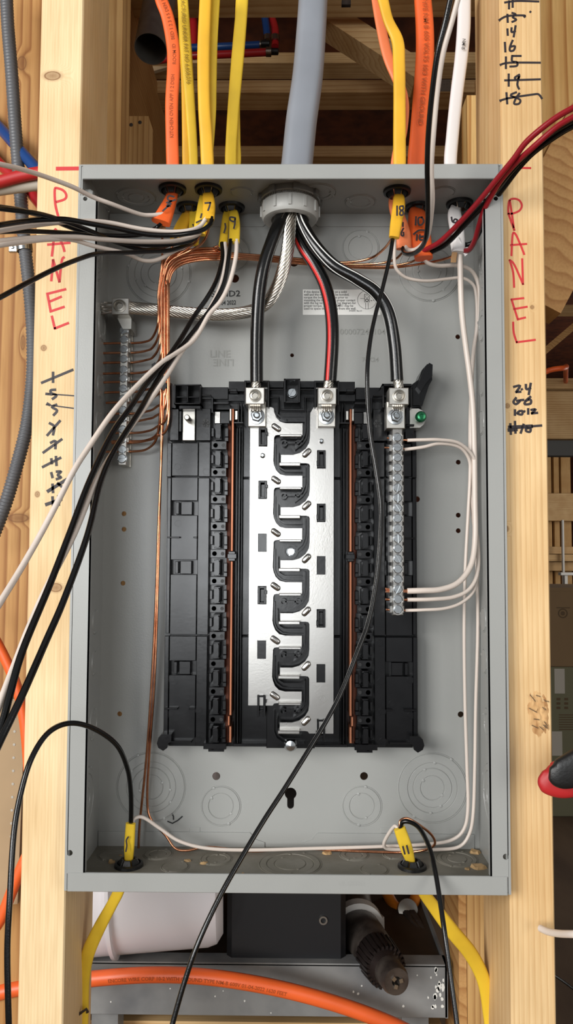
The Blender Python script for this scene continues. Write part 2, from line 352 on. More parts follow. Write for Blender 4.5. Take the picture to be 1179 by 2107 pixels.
# ------------------------------------------------------------------ the building
ZF = -1.45; ZC = 1.70
b = MB(); b.box(-4, 4, -5, 9, ZF - 0.1, ZF); struct(b.build('floor', 'slab'))
b = MB(); b.box(-4, 4, -0.4, 9, ZC, ZC + 0.02); struct(b.build('ceiling', 'osb'))
b = MB(); b.box(-4, -3.9, 0.3, 9, ZF, ZC); struct(b.build('wall_left', 'tan'))
b = MB(); b.box(3.9, 4, 0.3, 9, ZF, ZC); struct(b.build('wall_right', 'tan'))
b = MB(); b.box(-4, 4, 9, 9.1, ZF, ZC); struct(b.build('wall_back', 'osb'))

# framing: the two studs that hold the panel
def stud(label, x0, x1, y0, y1, m, z0=ZF, z1=1.31, name='wall_stud'):
    t = thing(name, label, 'stud', ((x0 + x1) / 2, (y0 + y1) / 2, z0))
    b = MB(); b.box(x0, x1, y0, y1, z0, z1, 0.0012); b.build('board', m, t); return t
SL = stud('pale pine wall stud with red lettering, on the side of the bare copper wires', -0.2235, -0.1855, YS, YS + 0.089, 'stud_l')
SR = stud('pine wall stud with red lettering and a splintered knot, beside white wires', 0.1855, 0.2225, YS, YS + 0.089, 'stud_r')
K = 4.2125
strokes([[1.6, (495, 620), (680, 618)]], K, (0, 200), YS, 0.0022, SL, 'red_level_mark', 'redmark')
strokes([
 [(505, 1035), (480, 930), (475, 800), (500, 790), (550, 810), (575, 850), (560, 885), (490, 908)],
 [(450, 1375), (460, 1290), (475, 1150), (500, 1180), (545, 1290), (558, 1335)], [(415, 1278), (605, 1262)],
 [(445, 1590), (460, 1410)], [(460, 1410), (515, 1600)], [(515, 1600), (535, 1420), (555, 1388)],
 [(410, 1700), (440, 1860)], [(410, 1705), (568, 1665)], [(435, 1770), (530, 1730)], [(435, 1858), (555, 1818)],
 [(450, 1900), (475, 2005)], [(475, 2005), (592, 1958)]], K, (0, 200), YS, 0.0022, SL, 'red_lettering', 'redmark')
strokes([[(362, 580), (630, 468)], [(460, 490), (460, 575)], [0.5, (400, 675), (650, 693)], [(400, 676), (450, 680)], [(480, 640), (440, 645), (445, 670), (490, 690), (455, 720)],
 [0.5, (400, 770), (650, 803)], [(490, 770), (450, 790), (495, 820), (465, 860)], [(410, 760), (430, 772)],
 [(410, 1035), (520, 910)], [(430, 930), (470, 960), (460, 1030)], [(375, 1185), (535, 1070)], [(440, 1100), (480, 1085), (480, 1150)],
 [(370, 1310), (525, 1230)], [(485, 1220), (490, 1295)], [(445, 1240), (450, 1280)], [(445, 1360), (455, 1400)], [(490, 1350), (530, 1350), (500, 1380), (530, 1400), (490, 1415)],
 [1.3, (415, 1520), (575, 1420)], [(455, 1460), (460, 1530)], [(500, 1450), (545, 1490)], [1.3, (400, 1635), (530, 1590)], [(455, 1570), (460, 1640)], [(505, 1560), (510, 1640)]],
 K, (0, 650), YS, 0.0023, SL, 'black_marker_numbers', 'marker')
strokes([[(330, 310), (300, 230), (278, 150), (285, 60), (320, 38), (370, 50), (395, 95), (375, 140), (320, 165), (275, 170)], [(290, 50), (310, 180), (328, 310)],
 [(305, 530), (315, 350), (340, 345), (380, 430), (415, 520)], [(298, 440), (435, 430)], [(328, 805), (320, 680), (290, 570)], [(290, 570), (330, 610), (405, 780)], [(405, 780), (398, 560)],
 [(305, 910), (360, 1085)], [(305, 912), (410, 900)], [(325, 995), (440, 975)], [(358, 1085), (425, 1068)], [(320, 1110), (325, 1200), (350, 1283)], [(350, 1283), (510, 1262)] ], 4.216, (980, 400), YS, 0.0018, SR, 'red_lettering', 'redmark')
strokes([[(255, -232), (470, -228)]], 4.216, (980, 400), YS, 0.0018, SR, 'red_level_mark', 'redmark')
strokes([[(325, 1670), (380, 1660), (345, 1715)], [(345, 1715), (385, 1712)], [(393, 1688), (396, 1694)], [(430, 1650), (435, 1690), (470, 1680)], [(472, 1640), (455, 1735)],
 [(345, 1765), (322, 1800), (345, 1820), (380, 1790), (350, 1790)], [(385, 1785), (410, 1783)], [(470, 1755), (430, 1790), (420, 1820), (470, 1815), (470, 1780), (430, 1790)],
 [(335, 1870), (335, 1915)], [(375, 1880), (355, 1900), (395, 1910), (400, 1880), (375, 1880)], [(415, 1882), (420, 1884)], [(450, 1860), (450, 1905)], [(475, 1870), (515, 1865), (480, 1900)], [(480, 1900), (530, 1895)],
 [(295, 1990), (300, 2080)], [(335, 1970), (340, 2070)], [1.6, (285, 2022), (480, 2012)], [(480, 2012), (565, 2005)], [1.4, (280, 2045), (350, 2040)], [(410, 1995), (385, 2070)], [(440, 2010), (430, 2050), (465, 2060), (470, 2030), (440, 2030)]],
 4.216, (980, 400), YS, 0.0021, SR, 'black_marker_numbers', 'marker')
strokes([[(275, 25), (390, 10), (600, 15)], [(315, 10), (315, 85)], [(350, 0), (350, 70)], [(220, 195), (300, 155), (460, 150), (462, 165)], [(300, 140), (303, 215)], [(345, 125), (380, 140), (350, 165), (385, 190), (345, 212)], [(518, 113), (523, 117)],
 [(300, 280), (303, 340)], [(340, 270), (340, 310), (375, 300)], [(378, 250), (360, 355)], [(275, 410), (280, 500)], [(350, 390), (325, 450), (325, 490), (360, 485), (372, 445), (335, 450)],
 [(232, 625), (320, 605), (615, 605)], [(285, 550), (285, 660)], [(430, 540), (345, 540)], [(345, 540), (345, 590), (390, 600), (390, 635), (325, 642)], [(275, 775), (400, 772), (615, 765)], [(312, 715), (312, 830)], [(415, 720), (370, 750), (395, 770), (415, 730), (395, 810), (412, 858)],
 [(228, 970), (320, 945), (540, 912), (600, 910), (632, 950)], [(290, 895), (298, 1000)], [(385, 890), (330, 920), (420, 960), (410, 1000), (365, 1000), (380, 950), (415, 900)]],
 4.683, (980, 0), YS, 0.0019, SR, 'black_marker_numbers', 'marker')
# torn knot on the right-hand stud: rough patch of broken fibres
b = MB(); nu, nv = 16, 26; vs_ = []; rng = random.Random(4)
for j in range(nv + 1):
    for i in range(nu + 1):
        u = 1074 + (1129 - 1074) * i / nu; v = 1404 + (1545 - 1398) * j / nv
        e = max(0.0, 1 - abs((u - 1108 - (v - 1468) * 0.12) / 26) ** 2) * max(0.0, 1 - abs((v - 1468) / 58) ** 2) - 0.12
        p = P(u, v, YS); vs_.append((p.x, YS + 0.0005 - e * (0.0006 + 0.0034 * rng.random() * (0.4 + 0.6 * ((i // 2 + j // 3) % 2))), p.z))
b.add(vs_, [(j * (nu + 1) + i, j * (nu + 1) + i + 1, (j + 1) * (nu + 1) + i + 1, (j + 1) * (nu + 1) + i) for j in range(nv) for i in range(nu)])
b.build('splintered_knot', 'torn', SR, 80)
b = MB()
for i in range(12):
    u = 1084 + 38 * rng.random(); v = 1428 + 85 * rng.random(); a = rng.uniform(0.1, 1.0); L = rng.uniform(5, 18)
    b.ribbon([P(u, v, YS - 0.0018), P(u + L * math.cos(a), v + L * math.sin(a), YS - 0.0026)], 0.0006, t=0.0004)
b.build('torn_fibre', 'cardink', SR)['kind'] = 'stuff'

# ------------------------------------------------------------------ the panel box
ZT = 0.3066; W2 = 0.181; YB = 0.094; TH = 0.0012
PB = thing('electrical_panel', 'grey enamelled steel electrical panel box, open, mounted between two studs', 'electrical panel', (0, 0.05, -ZT))
def bk(u, v): p = P(u, v, YB); return (p.x, p.z)
S_B = (YB - CAM.y) / F      # metres per pixel on the back plate
holes = [(445, 1597, 8), (749, 1597, 8), (483, 573, 9), (601, 731, 4), (255, 1057, 5), (255, 1089, 5), (253, 1200, 5), (246, 1469, 5), (943, 951, 5), (943, 1060, 5), (943, 1092, 5), (948, 1470, 6), (942, 693, 5), (1016 - 158, 1027, 6), (605, 540, 9)]
hl = [circ(*bk(u, v), r * S_B) for u, v, r in holes]
kx, kz = bk(598, 1633); key = []
for i in range(15): a = math.radians(-55 + 290 * i / 14); key.append((kx + 0.0056 * math.cos(a), kz + 0.0056 * math.sin(a)))
for i in range(9): a = math.radians(180 + 180 * i / 8); key.append((kx + 0.0032 * math.cos(a), kz - 0.011 + 0.0032 * math.sin(a)))
hl.append(key)
plate([(-W2, -ZT), (W2, -ZT), (W2, ZT), (-W2, ZT)], hl, lambda a, c, d: (a, YB + d, c), 0.0015, 'back_plate', 'grey', PB)
TOPB = [(-0.1083, 0.0404), (-0.0977, 0.0774), (-0.0753, 0.0413), (-0.0568, 0.0774), (0.0984, 0.0453), (0.1229, 0.0776), (0.1613, 0.0700)]   # bushings in the top wall
CONN = (-0.0003, 0.058)
plate([(-W2, 0), (W2, 0), (W2, YB), (-W2, YB)], [circ(x, y, 0.0115) for x, y in TOPB] + [circ(*CONN, 0.021, 28)], lambda a, c, d: (a, c, ZT + d), -TH, 'top_wall', 'grey', PB)
BOTB = [(-0.1402, 0.0478), (0.1101, 0.050)]
plate([(-W2, 0), (W2, 0), (W2, YB), (-W2, YB)], [circ(x, y, 0.0115) for x, y in BOTB], lambda a, c, d: (a, c, -ZT + d), TH, 'bottom_wall', 'putty', PB)
for s in (-1, 1):
    b = MB(); b.box(min(s * W2, s * (W2 - TH)), max(s * W2, s * (W2 - TH)), 0.001, YB, -ZT + TH, ZT - TH); b.build('side_wall', 'grey', PB)
    x0, x1 = sorted((s * W2, s * 0.1665)); cx = s * 0.1770
    plate([(x0, -0.2927), (x1, -0.2927), (x1, 0.2790), (x0, 0.2790)], [circ(cx, 0.2762, 0.0019, 14), circ(cx + s * 0.002, -0.2763, 0.0024, 14)], lambda a, c, d: (a, 0.0 + d, c), 0.0012, 'side_flange', 'grey', PB)
    b = MB(); b.box(*sorted((s * 0.1665, s * 0.1677)), 0.0, 0.006, -0.2927, 0.279); b.build('flange_return', 'grey', PB)
    b = MB(); b.box(*sorted((s * 0.1812, s * 0.1832)), 0.0005, 0.03, -0.3068, 0.3068); b.build('side_seam', 'grey', PB)
    b = MB(); b.lathe((s * 0.1755, 0.012, 0.2845), (-s, 0, 0), [(0.0055, -0.004), (0.0055, 0.0), (0.004, 0.0025), (0, 0.003)], 16); b.build('spot_weld', 'grey', PB)
b = MB(); b.box(-0.1795, 0.1795, -0.0008, 0.0012, 0.2935, ZT, 0.0005); b.build('top_flange', 'grey', PB)
b = MB(); b.box(-0.1802, 0.1802, -0.0008, 0.0012, -ZT - 0.0005, -0.2920, 0.0005); b.build('bottom_flange', 'grey', PB)
# fold strips along the back, and the fold creases
for zz, nm in ((1, 'upper'), (-1, 'lower')):
    z0, z1 = (bk(600, 467)[1], ZT - TH) if zz > 0 else (-ZT + TH, bk(600, 1713)[1])
    for xa, xb in ((-W2 + 0.002, -0.027), (0.027, W2 - 0.004)):
        if zz < 0: xa, xb = (-W2 + 0.002, -0.036) if xa < 0 else (0.028, W2 - 0.006)
        b = MB(); pts = [(xa, z0), (xb, z0), (xb, z1), (xa, z1)]
        c = 0.012 * (1 if xa < 0 else -1)
        if xa < 0: pts = [(xa, z0), (xb, z0), (xb + 0.004, z0 + zz * 0.004), (xb + 0.012, z0 + zz * 0.008), (xb + 0.012, z1), (xa, z1)] if zz > 0 else [(xa, z0), (xb + 0.014, z0), (xb + 0.014, z1 - 0.009), (xb + 0.005, z1 - 0.006), (xb, z1), (xa, z1)]
        else: pts = [(xa - 0.012, z0 + zz * 0.008), (xa - 0.004, z0 + zz * 0.004), (xa, z0), (xb, z0), (xb, z1), (xa - 0.012, z1)] if zz > 0 else [(xa - 0.014, z0), (xb, z0), (xb, z1), (xa, z1), (xa - 0.005, z1 - 0.006), (xa - 0.014, z1 - 0.009)]
        b.prism(pts, YB - 0.0011, YB + 0.0001); b.build('folded_seam', 'grey', PB)
# knockouts on the back plate
def kob(u, v, rad, a0=0.3): x, z = bk(u, v); knockout(PB, (x, YB, z), (0, -1, 0), [r * S_B for r in rad], a0=a0)
kob(311, 1619, (24, 39, 50, 68), 1.2); kob(890, 1621, (24, 39, 50, 68), 0.2); kob(455, 1658, (25, 38), 1.2); kob(745, 1658, (25, 38), 0.6)
kob(327, 563, (22, 38, 51, 66), 2.1); kob(884, 557, (24, 36, 50, 64), 0.9); kob(742, 510, (25, 37), 0.4); kob(477, 522, (22, 37), 1.0)
# knockouts on the top, bottom and side walls
for u, v, rad in ((280, 405, (0.0075, 0.0125, 0.018)), (741, 415, (0.0095, 0.014)), (911, 395, (0.0105,)), (497, 395, (0.0095,)), (655, 395, (0.0115, 0.016)), (200, 430, (0.0105,))):
    p = P(u, v, ZT - TH, 2); knockout(PB, p, (0, 0, -1), rad)
for u, v, rad in ((597, 1778, (0.014, 0.021, 0.027)), (445, 1768, (0.009, 0.0135)), (360, 1784, (0.0115,)), (325, 1758, (0.008, 0.0125)), (232, 1760, (0.0125,)), (728, 1760, (0.008, 0.0125)), (770, 1790, (0.0115,)), (810, 1760, (0.009,)), (940, 1768, (0.009, 0.014, 0.018))):
    p = P(u, v, -ZT + TH, 2); knockout(PB, p, (0, 0, 1), rad, m='putty')
for s, lst in ((-1, [(205, 530, (.008, .013, .018, .024)), (210, 670, (.009, .014)), (206, 795, (.0105,)), (203, 870, (.0105,)), (201, 1278, (.0105,)), (198, 1362, (.0105,)), (180, 1325, (.0105,)), (178, 1410, (.0105,)), (192, 1490, (.009, .014)), (182, 1640, (.010, .016, .022, .028))]),
               (1, [(993, 545, (.008, .013, .018, .024)), (992, 670, (.009, .014)), (992, 790, (.0105,)), (991, 870, (.0105,)), (995, 1275, (.0105,)), (997, 1360, (.0105,)), (1003, 1490, (.009, .014)), (1010, 1640, (.010, .016, .022, .028))])):
    for u, v, rad in lst:
        p = P(u, v, s * (W2 - TH), 0)
        if p.y < 0.03: p.y = 0.03
        if p.y > 0.075: p.y = 0.07
        if rad[-1] > 0.02: p.y = 0.05
        knockout(PB, p, (-s, 0, 0), rad)
# labels and stamped lettering
p0, p1 = P(623, 648, YB), P(783, 596, YB)
b = MB(); b.box(p0.x, p1.x, YB - 0.0003, YB, p0.z, p1.z); LB = b.build('instruction_label', 'sticker', PB)
b = MB(); lines = ['If this device is mounted on a solid', 'wall and the neutral is to be bonded,', 'torque the bonding screws prior to', 'mounting the box. Ensure proper contact', 'with the lug terminals. See lug diagram for', 'proper torque. Spacer kit SMK1 may be', 'used to space the box away from the wall.']
hh = p1.z - p0.z
for i, tx in enumerate(lines): text_flat(b, tx, 0.00325, (p0.x + 0.0010, YB - 0.0004, p1.z - 0.0034 - i * 0.00278), (0.92, 0, 0), (0, 0, 1))
text_flat(b, '4740091 Rev.01', 0.0020, P(718, 641, YB - 0.0004), (1, 0, 0), (0, 0, 1))
c = P(755, 617, YB - 0.0004); b.ring(c, (0, -1, 0), 0.0090, 0.0093, 0.0001, 40)
def rr_(x0, x1, z0, z1): b.box(c.x + x0, c.x + x1, c.y - 0.0001, c.y, c.z + z0, c.z + z1)
for x0, x1, z0, z1 in ((-.0026, -.0022, -.0025, .0058), (.0022, .0026, -.0025, .0058), (-.0026, .0026, .0055, .0059), (-.0014, -.0011, -.009, -.0025), (.0011, .0014, -.009, -.0025), (.0036, .0050, -.001, -.0004), (-.0066, -.0026, .0012, .0015)): rr_(x0, x1, z0, z1)
b.ring(c + Vector((0, 0, .0033)), (0, -1, 0), 0.0012, 0.0015, 0.0001, 16); b.ring(c + Vector((0, 0, -.0005)), (0, -1, 0), 0.0010, 0.0017, 0.0001, 16)
b.prism([(c.x + .0056, c.z - .0006), (c.x + .0090, c.z + .0026), (c.x + .0072, c.z - .0006), (c.x + .0098, c.z + .0010)], c.y - 0.0001, c.y)
b.build('label_print', 'ink', LB)
b = MB(); text_flat(b, 'STND2', 0.0085, P(434, 611, YB - 0.0004), (1.1, 0, 0.03), (0, 0, 1)); text_flat(b, 'A 04 2022', 0.0062, P(446, 628, YB - 0.0004), (0.72, 0, 0.03), (0, 0, 1)); b.build('stamped_code', 'ink', PB)
for tx, sz, o_, sg in (('LINE', 0.0100, (431, 735), 1), ('LINE', 0.0100, (482, 739), -1), ('00007240104', 0.008, (699, 688), 1), ('74K24', 0.006, (745, 744), 1)):
    b = MB(); text_flat(b, tx, sz, P(*o_, YB - 0.0003), (1.02 * sg, 0, 0), (0, 0, sg)); b.build('embossed_lettering', 'emboss', PB)
b = MB()
for u0, v0, u1, v1 in ((390, 1702, 412, 1714), (783, 1703, 808, 1714)):
    q0, q1 = P(u0, v1, YB), P(u1, v0, YB); b.box(q0.x, q1.x, YB - 0.0005, YB, q0.z, q1.z, 0.0003)
b.build('embossed_mark', 'grey', PB)
b = MB(); 
for pts in ([(345, 1690), (355, 1694), (366, 1688), (375, 1680)], [(353, 1672), (357, 1680), (357, 1686)]): b.ribbon([P(u, v, YB - 0.0003) for u, v in pts], 0.0012)
b.build('ink_scribble', 'ink', PB)
b = MB(); text_flat(b, 'UL LISTED', 0.005, P(697, 1822, -0.0009), (0.95, 0, 0), (0, 0, 1)); b.build('embossed_lettering', 'grey', PB)
# crumbs of wood lying in the bottom of the box
rng = random.Random(9)
for i, (u, v, sc) in enumerate(((420, 1777, 6), (672, 1757, 7), (975, 1755, 9), (985, 1787, 10), (962, 1789, 4), (230, 1775, 6), (248, 1762, 4), (500, 1800, 4), (385, 1772, 5))):
    p = P(u, v, -ZT + TH, 2)
    if p.y < 0.008: p.y = 0.012
    b = MB(); s = sc * 0.00045; n = 7
    ring_ = [(p.x + s * (0.6 + 0.5 * rng.random()) * 1.6 * math.cos(2 * math.pi * k / n), p.y + s * (0.6 + 0.5 * rng.random()) * 1.2 * math.sin(2 * math.pi * k / n)) for k in range(n)]
    vs_ = [(x, y, p.z) for x, y in ring_] + [(p.x + (x - p.x) * 0.8, p.y + (y - p.y) * 0.8, p.z + s * (0.3 + 0.6 * rng.random())) for x, y in ring_]
    b.add(vs_, [tuple(range(n)), tuple(range(n, 2 * n))] + [(k, (k + 1) % n, n + (k + 1) % n, n + k) for k in range(n)])
    tag(b.build('wood_chip', 'dust'), 'tan wood chip lying on the floor of the panel box', 'wood chip', 'wood chips in the bottom of the panel')

# ------------------------------------------------------------------ black breaker chassis with the bus bars
XM = 0.0020
CH = thing('breaker_chassis', 'black plastic breaker chassis with two silvery bus bars, bolted inside the panel', 'breaker chassis', (XM, 0.094, -0.215))
def XZ(u, v, y): return (P(u, 1000, y).x, P(600, v, y).z)
def wr(u0, v0, u1, v1, y): a, c = XZ(u0, v1, y), XZ(u1, v0, y); return a[0], c[0], a[1], c[1]
def side(name, m, rects, parent=None, extra=None):
    """a part of the chassis and its mirror image on the other half"""
    for s in (1, -1):
        b = MB()
        for (u0, v0, u1, v1, y0, y1) in rects:
            x0, x1, z0, z1 = wr(u0, v0, u1, v1, y0)
            if s < 0: x0, x1 = 2 * XM - x1, 2 * XM - x0
            b.box(x0, x1, y0, y1, z0, z1, 0.0004)
        if extra: extra(b, s)
        b.build(name, m, parent or CH)
def mx(x, s): return x if s > 0 else 2 * XM - x
b = MB(); x0, x1, z0, z1 = wr(343, 845, 857, 1537, 0.084); b.box(x0, x1, 0.085, 0.0938, z0, z1); b.build('base_tray', 'black', CH)
def discs(lst):
    def f(b, s):
        for u, v, y in lst: x, z = XZ(u, v, y); b.lathe((mx(x, s), y, z), (0, -1, 0), [(0.0034, -0.0002), (0.0034, 0.00025), (0.0030, 0.00025), (0.0029, 0.0001), (0, 0.0001)], 18)
    return f
for v0, v1, ds in ((912, 980, [(365, 961)]), (983, 1031, []), (1061, 1153, [(367, 1078)]), (1183, 1307, []), (1310, 1361, []), (1390, 1524, [(358, 1398), (394, 1447), (357, 1471)])):
    side('side_panel', 'black', [(353, v0, 407, v1, 0.076, 0.086)], extra=discs([(u, v, 0.076) for u, v in ds]))
for v0 in (1033, 1155, 1362): side('clip_window', 'black', [(373, v0, 396, v0 + 27, 0.0765, 0.086), (362, v0 + 1, 369, v0 + 26, 0.074, 0.086)])
side('side_rail', 'black', [(343, 912, 352, 982, 0.074, 0.09), (345, 984, 352, 1305, 0.0745, 0.09), (343, 1310, 352, 1530, 0.074, 0.09)])
side('stop_rib', 'black', [(345, 1105, 371, 1108, 0.071, 0.08), (399, 1105, 407, 1108, 0.071, 0.08), (345, 1458, 371, 1462, 0.071, 0.08), (394, 1458, 407, 1462, 0.071, 0.08)])
side('long_strip', 'black', [(408, 910, 432, 981, 0.073, 0.086)], extra=discs([(424, 971, 0.073)]))
side('long_strip', 'black', [(408, 984, 431, 1307, 0.073, 0.086)])
side('long_strip', 'black', [(408, 1310, 430, 1534, 0.073, 0.086)], extra=discs([(419, 1322, 0.073), (416, 1401, 0.073), (414, 1463, 0.073), (413, 1524, 0.073)]))
side('end_rib', 'black', [(354, 1526, 400, 1530, 0.070, 0.086), (484, 1531, 556, 1537, 0.070, 0.086), (424, 1531, 470, 1543, 0.066, 0.09)])
side('trench_ribs', 'black', [(486, 880, 488.5, 1530, 0.070, 0.086), (491, 880, 494, 1530, 0.068, 0.086), (496.5, 880, 499, 1530, 0.072, 0.086), (500, 983, 511, 985, 0.078, 0.086), (500, 1308, 511, 1310, 0.078, 0.086)])
side('tray_floor', 'black', [(500, 846, 556, 982, 0.080, 0.086), (500, 986, 556, 1307, 0.080, 0.086), (500, 1311, 556, 1530, 0.080, 0.086)])
side('copper_web', 'browncopper', [(467.5, 872, 475.5, 1529, 0.079, 0.086)])
side('copper_strip', 'copperbar', [(475.5, 841, 480.5, 1135, 0.064, 0.086), (475.5, 1155, 480.5, 1473, 0.064, 0.086), (472.5, 1474, 477, 1494, 0.064, 0.086), (475.5, 1495, 480.5, 1529, 0.064, 0.086)])
side('strip_clip', 'black', [(471, 1135, 485, 1155, 0.062, 0.086), (469, 1140, 488, 1150, 0.061, 0.086)])
# breaker clips: a hook in a pocket, a small land with a hole beneath it
def clip_mesh(s):
    b = MB()
    b.box(-0.0078, -0.0052, 0.002, 0.02, -0.0042, 0.0042, 0.0004); b.box(0.0048, 0.0082, 0.003, 0.02, -0.0042, 0.0042, 0.0004)
    b.prism([(-0.0030, -0.0062), (0.0008, -0.0066), (0.0016, -0.0050), (0.0016, 0.0050), (0.0008, 0.0066), (-0.0030, 0.0062)], -0.005, 0.012)
    b.box(-0.0036, 0.0022, -0.0008, 0.02, 0.0062, 0.0076, 0.0003); b.box(-0.0036, 0.0022, -0.0008, 0.02, -0.0076, -0.0062, 0.0003)
    b.box(-0.0076, 0.0068, 0.0015, 0.02, -0.0164, -0.0084, 0.0004); b.box(0.0048, 0.0082, 0.0030, 0.02, -0.0084, -0.0046, 0.0003)
    b.ring((0.0040, 0.0016, -0.0125), (0, -1, 0), 0.0017, 0.0024, 0.0007, 16); b.lathe((-0.0036, 0.0016, -0.0125), (0, -1, 0), [(0.0027, 0), (0.0027, 0.0003), (0.0022, 0.0003), (0.0021, 0.0001), (0, 0.0001)], 16)
    if s < 0: b.v = [Vector((-v.x, v.y, v.z)) for v in b.v]
    return b.mesh('breaker_clip', Vector((0, 0, 0)), 'black')
hole_me = MB(); hole_me.cyl((0, 0, 0), (0, -1, 0), 0.0017, 0.0002, 14); hole_me = hole_me.mesh('clip_hole', Vector((0, 0, 0)), 'rubber')
for s in (1, -1):
    me = clip_mesh(s)
    for k in range(12):
        z = 0.0841 - k * 0.0253 - (0.0 if k else 0); x = mx(XZ(450, 1000, 0.064)[0], s)
        c = inst(me, 'breaker_clip', CH, (x, 0.0655, z)); o = inst(hole_me, 'clip_hole', c, (x + s * 0.0040, 0.0668, z - 0.0125))
# header across the top of the chassis
b = MB()
for r in ((345, 842, 500, 850), (350, 800, 868, 848)): x0, x1, z0, z1 = wr(*r, 0.080); b.box(x0, x1, 0.080, 0.0938, z0, z1, 0.0004)
b.build('header', 'black', CH)
side('header_pocket', 'black', [(356, 791, 411, 794, 0.060, 0.082), (356, 829, 411, 832, 0.060, 0.082), (356, 791, 359, 832, 0.060, 0.082), (408, 791, 411, 832, 0.060, 0.082), (382, 794, 385, 829, 0.062, 0.082), (359, 816, 408, 819, 0.064, 0.082), (366, 835, 411, 842, 0.062, 0.082)])
side('header_bridge', 'black', [(413, 797, 468, 822, 0.070, 0.082), (433, 818, 437, 850, 0.062, 0.082), (437, 827, 470, 832, 0.064, 0.082), (413, 812, 432, 815, 0.062, 0.082)])
side('header_block', 'black', [(469, 785, 505, 806, 0.066, 0.082), (471, 800, 486, 806, 0.058, 0.08), (468, 811, 505, 826, 0.069, 0.082)])
side('lug_cradle', 'black', [(501, 783, 505, 834, 0.052, 0.082), (549, 783, 553, 838, 0.052, 0.082), (505, 783, 551, 788, 0.062, 0.082), (553, 784, 583, 798, 0.068, 0.082), (553, 800, 583, 803, 0.062, 0.082), (552, 816, 574, 819, 0.062, 0.082), (570, 818, 573, 850, 0.058, 0.082)])
side('strip_socket', 'black', [(488, 829, 491, 870, 0.060, 0.082), (480, 868, 500, 872, 0.060, 0.082), (494, 829, 497, 872, 0.062, 0.082), (452, 848, 471, 872, 0.066, 0.082)])
side('strip_grip', 'lug', [(471, 841, 475, 866, 0.061, 0.080), (482, 845, 488, 864, 0.063, 0.080)])
side('spare_terminal', 'tin', [(440, 847, 452, 872, 0.072, 0.082)])
b = MB()
for r in ((583, 779, 587, 828, 0.050), (613, 779, 617, 828, 0.050), (583, 779, 617, 782, 0.050), (583, 825, 617, 829, 0.052)): x0, x1, z0, z1 = wr(*r[:4], r[4]); b.box(x0, x1, r[4], 0.082, z0, z1, 0.0003)
x0, x1, z0, z1 = wr(585, 781, 615, 827, 0.070); b.box(x0, x1, 0.072, 0.082, z0, z1); b.build('screw_tower', 'black', CH)
def half_screw(r, h, gap, base=0.0004):
    b = MB(); b.cyl((0, 0, 0), (0, -1, 0), r, base, 20)
    for s in (1, -1):
        pts = [(s * gap / 2, -math.sqrt(r * r - gap * gap / 4) * 0.96)] ; a0 = math.acos(gap / 2 / r)
        pts = [(s * r * 0.96 * math.cos(a), r * 0.96 * math.sin(a)) for a in [a0 - 2 * a0 * i / 10 for i in range(11)]]
        n = len(pts); ins = [(x * 0.82 + s * gap * 0.09, z * 0.82) for x, z in pts]
        b.add([(x, -base, z) for x, z in pts] + [(x, -h * 0.75, z) for x, z in pts] + [(x, -h, z) for x, z in ins], [tuple(range(2 * n, 3 * n))] + [(l * n + i, l * n + (i + 1) % n, (l + 1) * n + (i + 1) % n, (l + 1) * n + i) for l in (0, 1) for i in range(n)])
    return b.mesh('screw', Vector((0, 0, 0)), 'zinc', 30)
SCREW = half_screw(0.0041, 0.0017, 0.0011); BIGSCREW = half_screw(0.0046, 0.0020, 0.0009)
x, z = XZ(600, 807, 0.066); inst(BIGSCREW, 'mounting_screw', CH, (x, 0.069, z), (0, 0.6, 0))
# centre spine between the bus bars
b = MB(); x0, x1, z0, z1 = wr(551, 846, 649, 1540, 0.068); b.box(x0, x1, 0.0685, 0.086, z0, z1, 0.0005); b.build('centre_spine', 'black', CH)
LT = [871, 979, 1087, 1198, 1308, 1423]; RT_ = [936, 1044, 1153, 1262, 1374, 1487]
def wall(b, px, y0, y1, t):
    pp = [Vector((XZ(u, v, y0)[0], 0, XZ(u, v, y0)[1])) for u, v in px]; k = len(pp); vs = []
    for i in range(k):
        T = (pp[min(i + 1, k - 1)] - pp[max(i - 1, 0)]).normalized(); N = Vector((T.z, 0, -T.x)) * t / 2
        for sg in (1, -1):
            for y in (y0, y1): q = pp[i] + N * sg; vs.append((q.x, y, q.z))
    fs = [(0, 1, 3, 2), (4 * k - 4, 4 * k - 2, 4 * k - 1, 4 * k - 3)]
    for i in range(k - 1): a, c = 4 * i, 4 * i + 4; fs += [(a, c, c + 1, a + 1), (a + 2, a + 3, c + 3, c + 2), (a, a + 2, c + 2, c), (a + 1, c + 1, c + 3, a + 3)]
    b.add(vs, fs)
